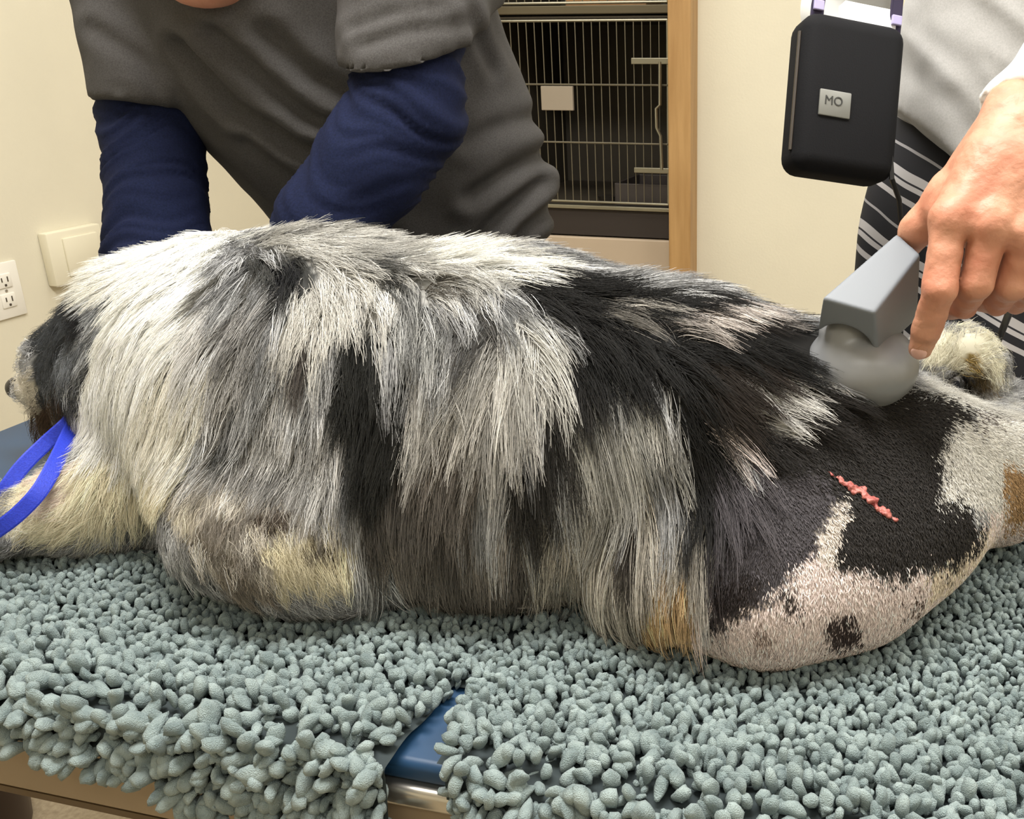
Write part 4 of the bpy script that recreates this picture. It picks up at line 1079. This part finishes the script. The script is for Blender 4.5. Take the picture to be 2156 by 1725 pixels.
# striped skirt
skm = bpy.data.materials.new('skirt_stripes'); skm.use_nodes = True
nt = skm.node_tree; pb = nt.nodes['Principled BSDF']; pb.inputs['Roughness'].default_value = .85
tcd = nt.nodes.new('ShaderNodeTexCoord'); sx_ = nt.nodes.new('ShaderNodeSeparateXYZ'); nt.links.new(tcd.outputs['Object'], sx_.inputs[0])
def mth(op, a, b):
    n = nt.nodes.new('ShaderNodeMath'); n.operation = op
    for i, q in enumerate((a, b)):
        if isinstance(q, (int, float)): n.inputs[i].default_value = q
        else: nt.links.new(q, n.inputs[i])
    return n.outputs[0]
wv = nt.nodes.new('ShaderNodeTexNoise'); wv.inputs['Scale'].default_value = 6; nt.links.new(tcd.outputs['Object'], wv.inputs[0])
sv_ = mth('ADD', mth('ADD', sx_.outputs[2], mth('MULTIPLY', sx_.outputs[0], .55)), mth('MULTIPLY', wv.outputs[0], .03))
fr2 = mth('FRACT', mth('DIVIDE', sv_, .088), 0)
rp = nt.nodes.new('ShaderNodeValToRGB'); rp.color_ramp.interpolation = 'CONSTANT'
el = rp.color_ramp.elements
cols = [(0, (20, 20, 26)), (.20, (172, 168, 168)), (.28, (20, 20, 26)), (.40, (176, 172, 172)), (.47, (30, 30, 36)), (.50, (176, 172, 172)), (.62, (20, 20, 26)), (.86, (150, 147, 148)), (.90, (20, 20, 26))]
el[0].position = 0; el[0].color = lin(cols[0][1]) + (1,); el[1].position = cols[1][0]; el[1].color = lin(cols[1][1]) + (1,)
for p_, c_ in cols[2:]:
    e_ = el.new(p_); e_.color = lin(c_) + (1,)
nt.links.new(fr2, rp.inputs[0]); nt.links.new(rp.outputs[0], pb.inputs['Base Color'])
sk = Solid((-.05, .85, .40), (.95, 1.65, 1.40), .008)
sk.chain([(cx2, cy2, 1.30), (cx2, cy2, 1.15), (cx2 - .005, cy2, .95), (cx2 - .005, cy2 + .01, .45)], [.165, .205, .225, .235], k=.03, flat=((0, 1, 0), .70))
sk.cut_below(.52); sk.cut_plane((0, 0, 1.29), Vector((0, 0, 1)))
sk.obj('skirt', skm, P2, 1, lambda V, N: V + N * (np.sin(np.arctan2(V[:, 1] - cy2, V[:, 0] - cx2) * 13 + V[:, 2] * 3) * .006 * np.clip((1.28 - V[:, 2]) * 4, 0, 1))[:, None])
for s in (-1, 1):
    an = Vector((cx2 + s * .09, cy2 + .03, FZ + .035))
    shoe = Solid(an - Vector((.1, .25, .05)), an + Vector((.1, .12, .1)), .006)
    shoe.chain([tuple(an + Vector((0, .04, .0))), tuple(an + Vector((0, -.07, -.005))), tuple(an + Vector((0, -.15, -.01)))], [.042, .040, .032], k=.02); shoe.cut_below(FZ + .002)
    shoe.obj('shoe', mat('shoe_black', (34, 34, 36), .5), P2, 1)
# ------------------------------------------------------------------ treatment probe
PR = thing('treatment_probe', 'grey plastic probe with round head pressed on the dog above the wound', 'probe')
grey = mat('probe_grey', (118, 123, 130), 0.5, bump=.03, bscale=600)
grey_l = mat('probe_dome', (132, 133, 135), 0.32)
HC = hw(1815, 768, .785)
hd = Solid(HC - Vector((.06, .06, .05)), HC + Vector((.06, .06, .07)), .0012)
hd.ell(tuple(HC), (.0450, .0450, .0350), k=.004)
hd.cone(tuple(HC + Vector((-.014, -.008, .012))), tuple(HC + Vector((-.014, -.004, .026))), .0225, .0225, k=.004)
hd.obj('round_head', grey_l, PR, 2)
N1, N2, F1, F2 = hw(1742, 622, .728), hw(1840, 668, .716), hw(1867, 508, .752), hw(1933, 535, .742)
axh = ((F1 + F2) / 2 - (N1 + N2) / 2)
F1 = F1 + axh * .10; F2 = F2 + axh * .10
C1, C2, G2, G1 = hw(1704, 728, .770), hw(1850, 738, .752), hw(1918, 696, .785), hw(1850, 640, .81)
G1 = G1 + axh * .2; G2 = G2 + axh * .1
hs = Solid(HC - Vector((.08, .08, .05)), HC + Vector((.12, .14, .16)), .0013)
hs.hull([(N1, N2, F2, F1), (C1, C2, G2, G1), (N1, N2, C2, C1), (N2, F2, G2, C2), (F1, F2, G2, G1), (N1, F1, G1, C1)], k=.002)
fn = (N2 - N1).cross(C1 - N1).normalized()
if fn.dot(CP - N1) < 0: fn = -fn
fc = (C1 + C2) / 2 + (N1 - C1).normalized() * .003
hs.cone(tuple(fc + fn * .03), tuple(fc - fn * .03), .0215, .0215, k=.004, cut=True)
hs.obj('handle', grey, PR, 1)
# seam where the handle meets the head
MB().tube([hw(2040, 560, .775), hw(2110, 540, .79), hw(2162, 570, .82), hw(2128, 650, .90), hw(2097, 730, 1.0), hw(2092, 790, 1.06), Vector((.34, 1.03, .90)), Vector((.36, 1.06, .60))], .0036, 10).obj('cable', mat('cable_black', (26, 26, 28), .45), PR, True)

# ------------------------------------------------------------------ pouch hanging from its strap
PO = thing('pouch', 'black zip pouch with silver badge hanging on a dark strap beside the light grey shirt', 'pouch')
blk = mat('pouch_black', (15, 15, 18), 0.8, bump=.12, bscale=700, spec=.2)
pc = hw(1773, 216, 1.0)
xr = (hw(1880, 222, 1.015) - hw(1670, 186, .985)).normalized()
zr = (hw(1795, 60, 1.0) - hw(1748, 350, 1.0)); zr = (zr - xr * zr.dot(xr)).normalized(); yr = zr.cross(xr).normalized()
RP = Matrix((xr, yr, zr)).transposed()
pw_, ph_, pd_ = .112, .158, .056
bx_ = MB().box(pc, (pw_, pd_, ph_), RP, .017, 5); bx_.obj('case', blk, PO, True)
zp = MB()
def pp(a, b_, c): return pc + xr * a + yr * b_ + zr * c
zl = [pp(-pw_ / 2 - .0005, -.012, c) for c in np.linspace(ph_ / 2 - .02, -ph_ / 2 + .02, 8)]
zp.tube(zl, .0022, 6); zp.obj('zip', mat('zip_dark', (50, 42, 34), .4), PO, True)
MB().box(pp(-.020, -pd_ / 2 - .0008, -.012), (.034, .003, .026), RP, .0014).obj('badge', mat('badge_silver', (118, 118, 113), .45, .2), PO, True)
tx = bpy.data.curves.new('lettering', 'FONT'); tx.body = 'MO'; tx.size = .0125; tx.extrude = .0003; tx.align_x = 'CENTER'; tx.align_y = 'CENTER'
to = bpy.data.objects.new('lettering', tx); COL.objects.link(to); to.parent = PO
to.matrix_world = Matrix.Translation(pp(-.022, -pd_ / 2 - .0026, -.010)) @ Matrix((xr, zr, -yr)).transposed().to_4x4()
tx.materials.append(mat('badge_print', (40, 40, 38), .5))
bpy.context.view_layer.update()
tme = bpy.data.meshes.new_from_object(to.evaluated_get(bpy.context.evaluated_depsgraph_get())); tmw = to.matrix_world.copy(); bpy.data.objects.remove(to)
to = link_mesh('lettering', tme, None, PO); to.matrix_basis = tmw; to['kind'] = 'stuff'
MB().box(pp(.018, -.004, ph_ / 2 + .004), (.058, .018, .030), RP, .001).obj('paper', mat('paper_white', (236, 236, 240), .7), PO)
stp = mat('strap_purple', (44, 36, 62), .8)
for x0, px_ in ((-.040, 1722), (.046, 1902)):
    a = pp(x0, -.01, ph_ / 2 - .03); b_ = pp(x0, -.012, ph_ / 2 + .008); c_ = b_ + Vector((.02 if x0 < 0 else .01, .03, .12)); e_ = Vector((cx2 + (-.06 if x0 < 0 else .05), 1.07, 1.63))
    MB().strip([a, b_, c_, e_], [xr] * 4, .014, .002).obj('strap', stp, PO)
    MB().box(b_ + yr * -.003, (.011, .004, .010), RP, .001).obj('buckle', mat('buckle_lilac', (168, 160, 200), .3), PO)
MB().tube([pp(.046, -.02, -.03), pp(.052, -.022, -.075), hw(1893, 420, 1.03), hw(1905, 560, 1.06), Vector((.24, 1.045, .95))], .0028, 8).obj('cord', mat('cable_black', (26, 26, 28), .45), PO, True)

# ------------------------------------------------------------------ blue slip lead round the dog's neck
LE = thing('leash', 'bright blue flat slip lead looped round the white neck of the dog', 'leash')
lb = mat('lead_blue', (38, 62, 200), .6, vscale=600, c2=(30, 48, 176), bump=.2, bscale=900)
def spl(P, n=6):
    out = []
    for i in range(len(P) - 1):
        p0, p1, p2, p3 = P[max(i - 1, 0)], P[i], P[i + 1], P[min(i + 2, len(P) - 1)]
        for k in range(n):
            t = k / n
            out.append(.5 * ((2 * p1) + (p2 - p0) * t + (2 * p0 - 5 * p1 + 4 * p2 - p3) * t * t + (3 * p1 - p0 - 3 * p2 + p3) * t ** 3))
    return out + [P[-1]]
for pts in ([on_y(170, 850, .90), on_y(146, 888, .862), on_y(98, 932, .845), on_y(45, 985, .82), on_y(0, 1048, .80), on_y(-60, 1130, .79)],
            [on_y(172, 860, .89), on_y(150, 905, .85), on_y(122, 965, .800), on_y(86, 1030, .765), on_y(45, 1076, .750), on_y(0, 1112, .742), on_y(-60, 1150, .74)]):
    pts = spl(pts)
    MB().strip(pts, [(pts[min(i + 1, len(pts) - 1)] - pts[max(i - 1, 0)]).cross(CP - p) + Vector((0, 0, .0)) for i, p in enumerate(pts)], .0135, .0026).obj('strap', lb, LE)

# the working heights are taken from the table; set the floor to zero
for o in list(bpy.data.objects):
    if o.parent is None: o.location.z -= FZ
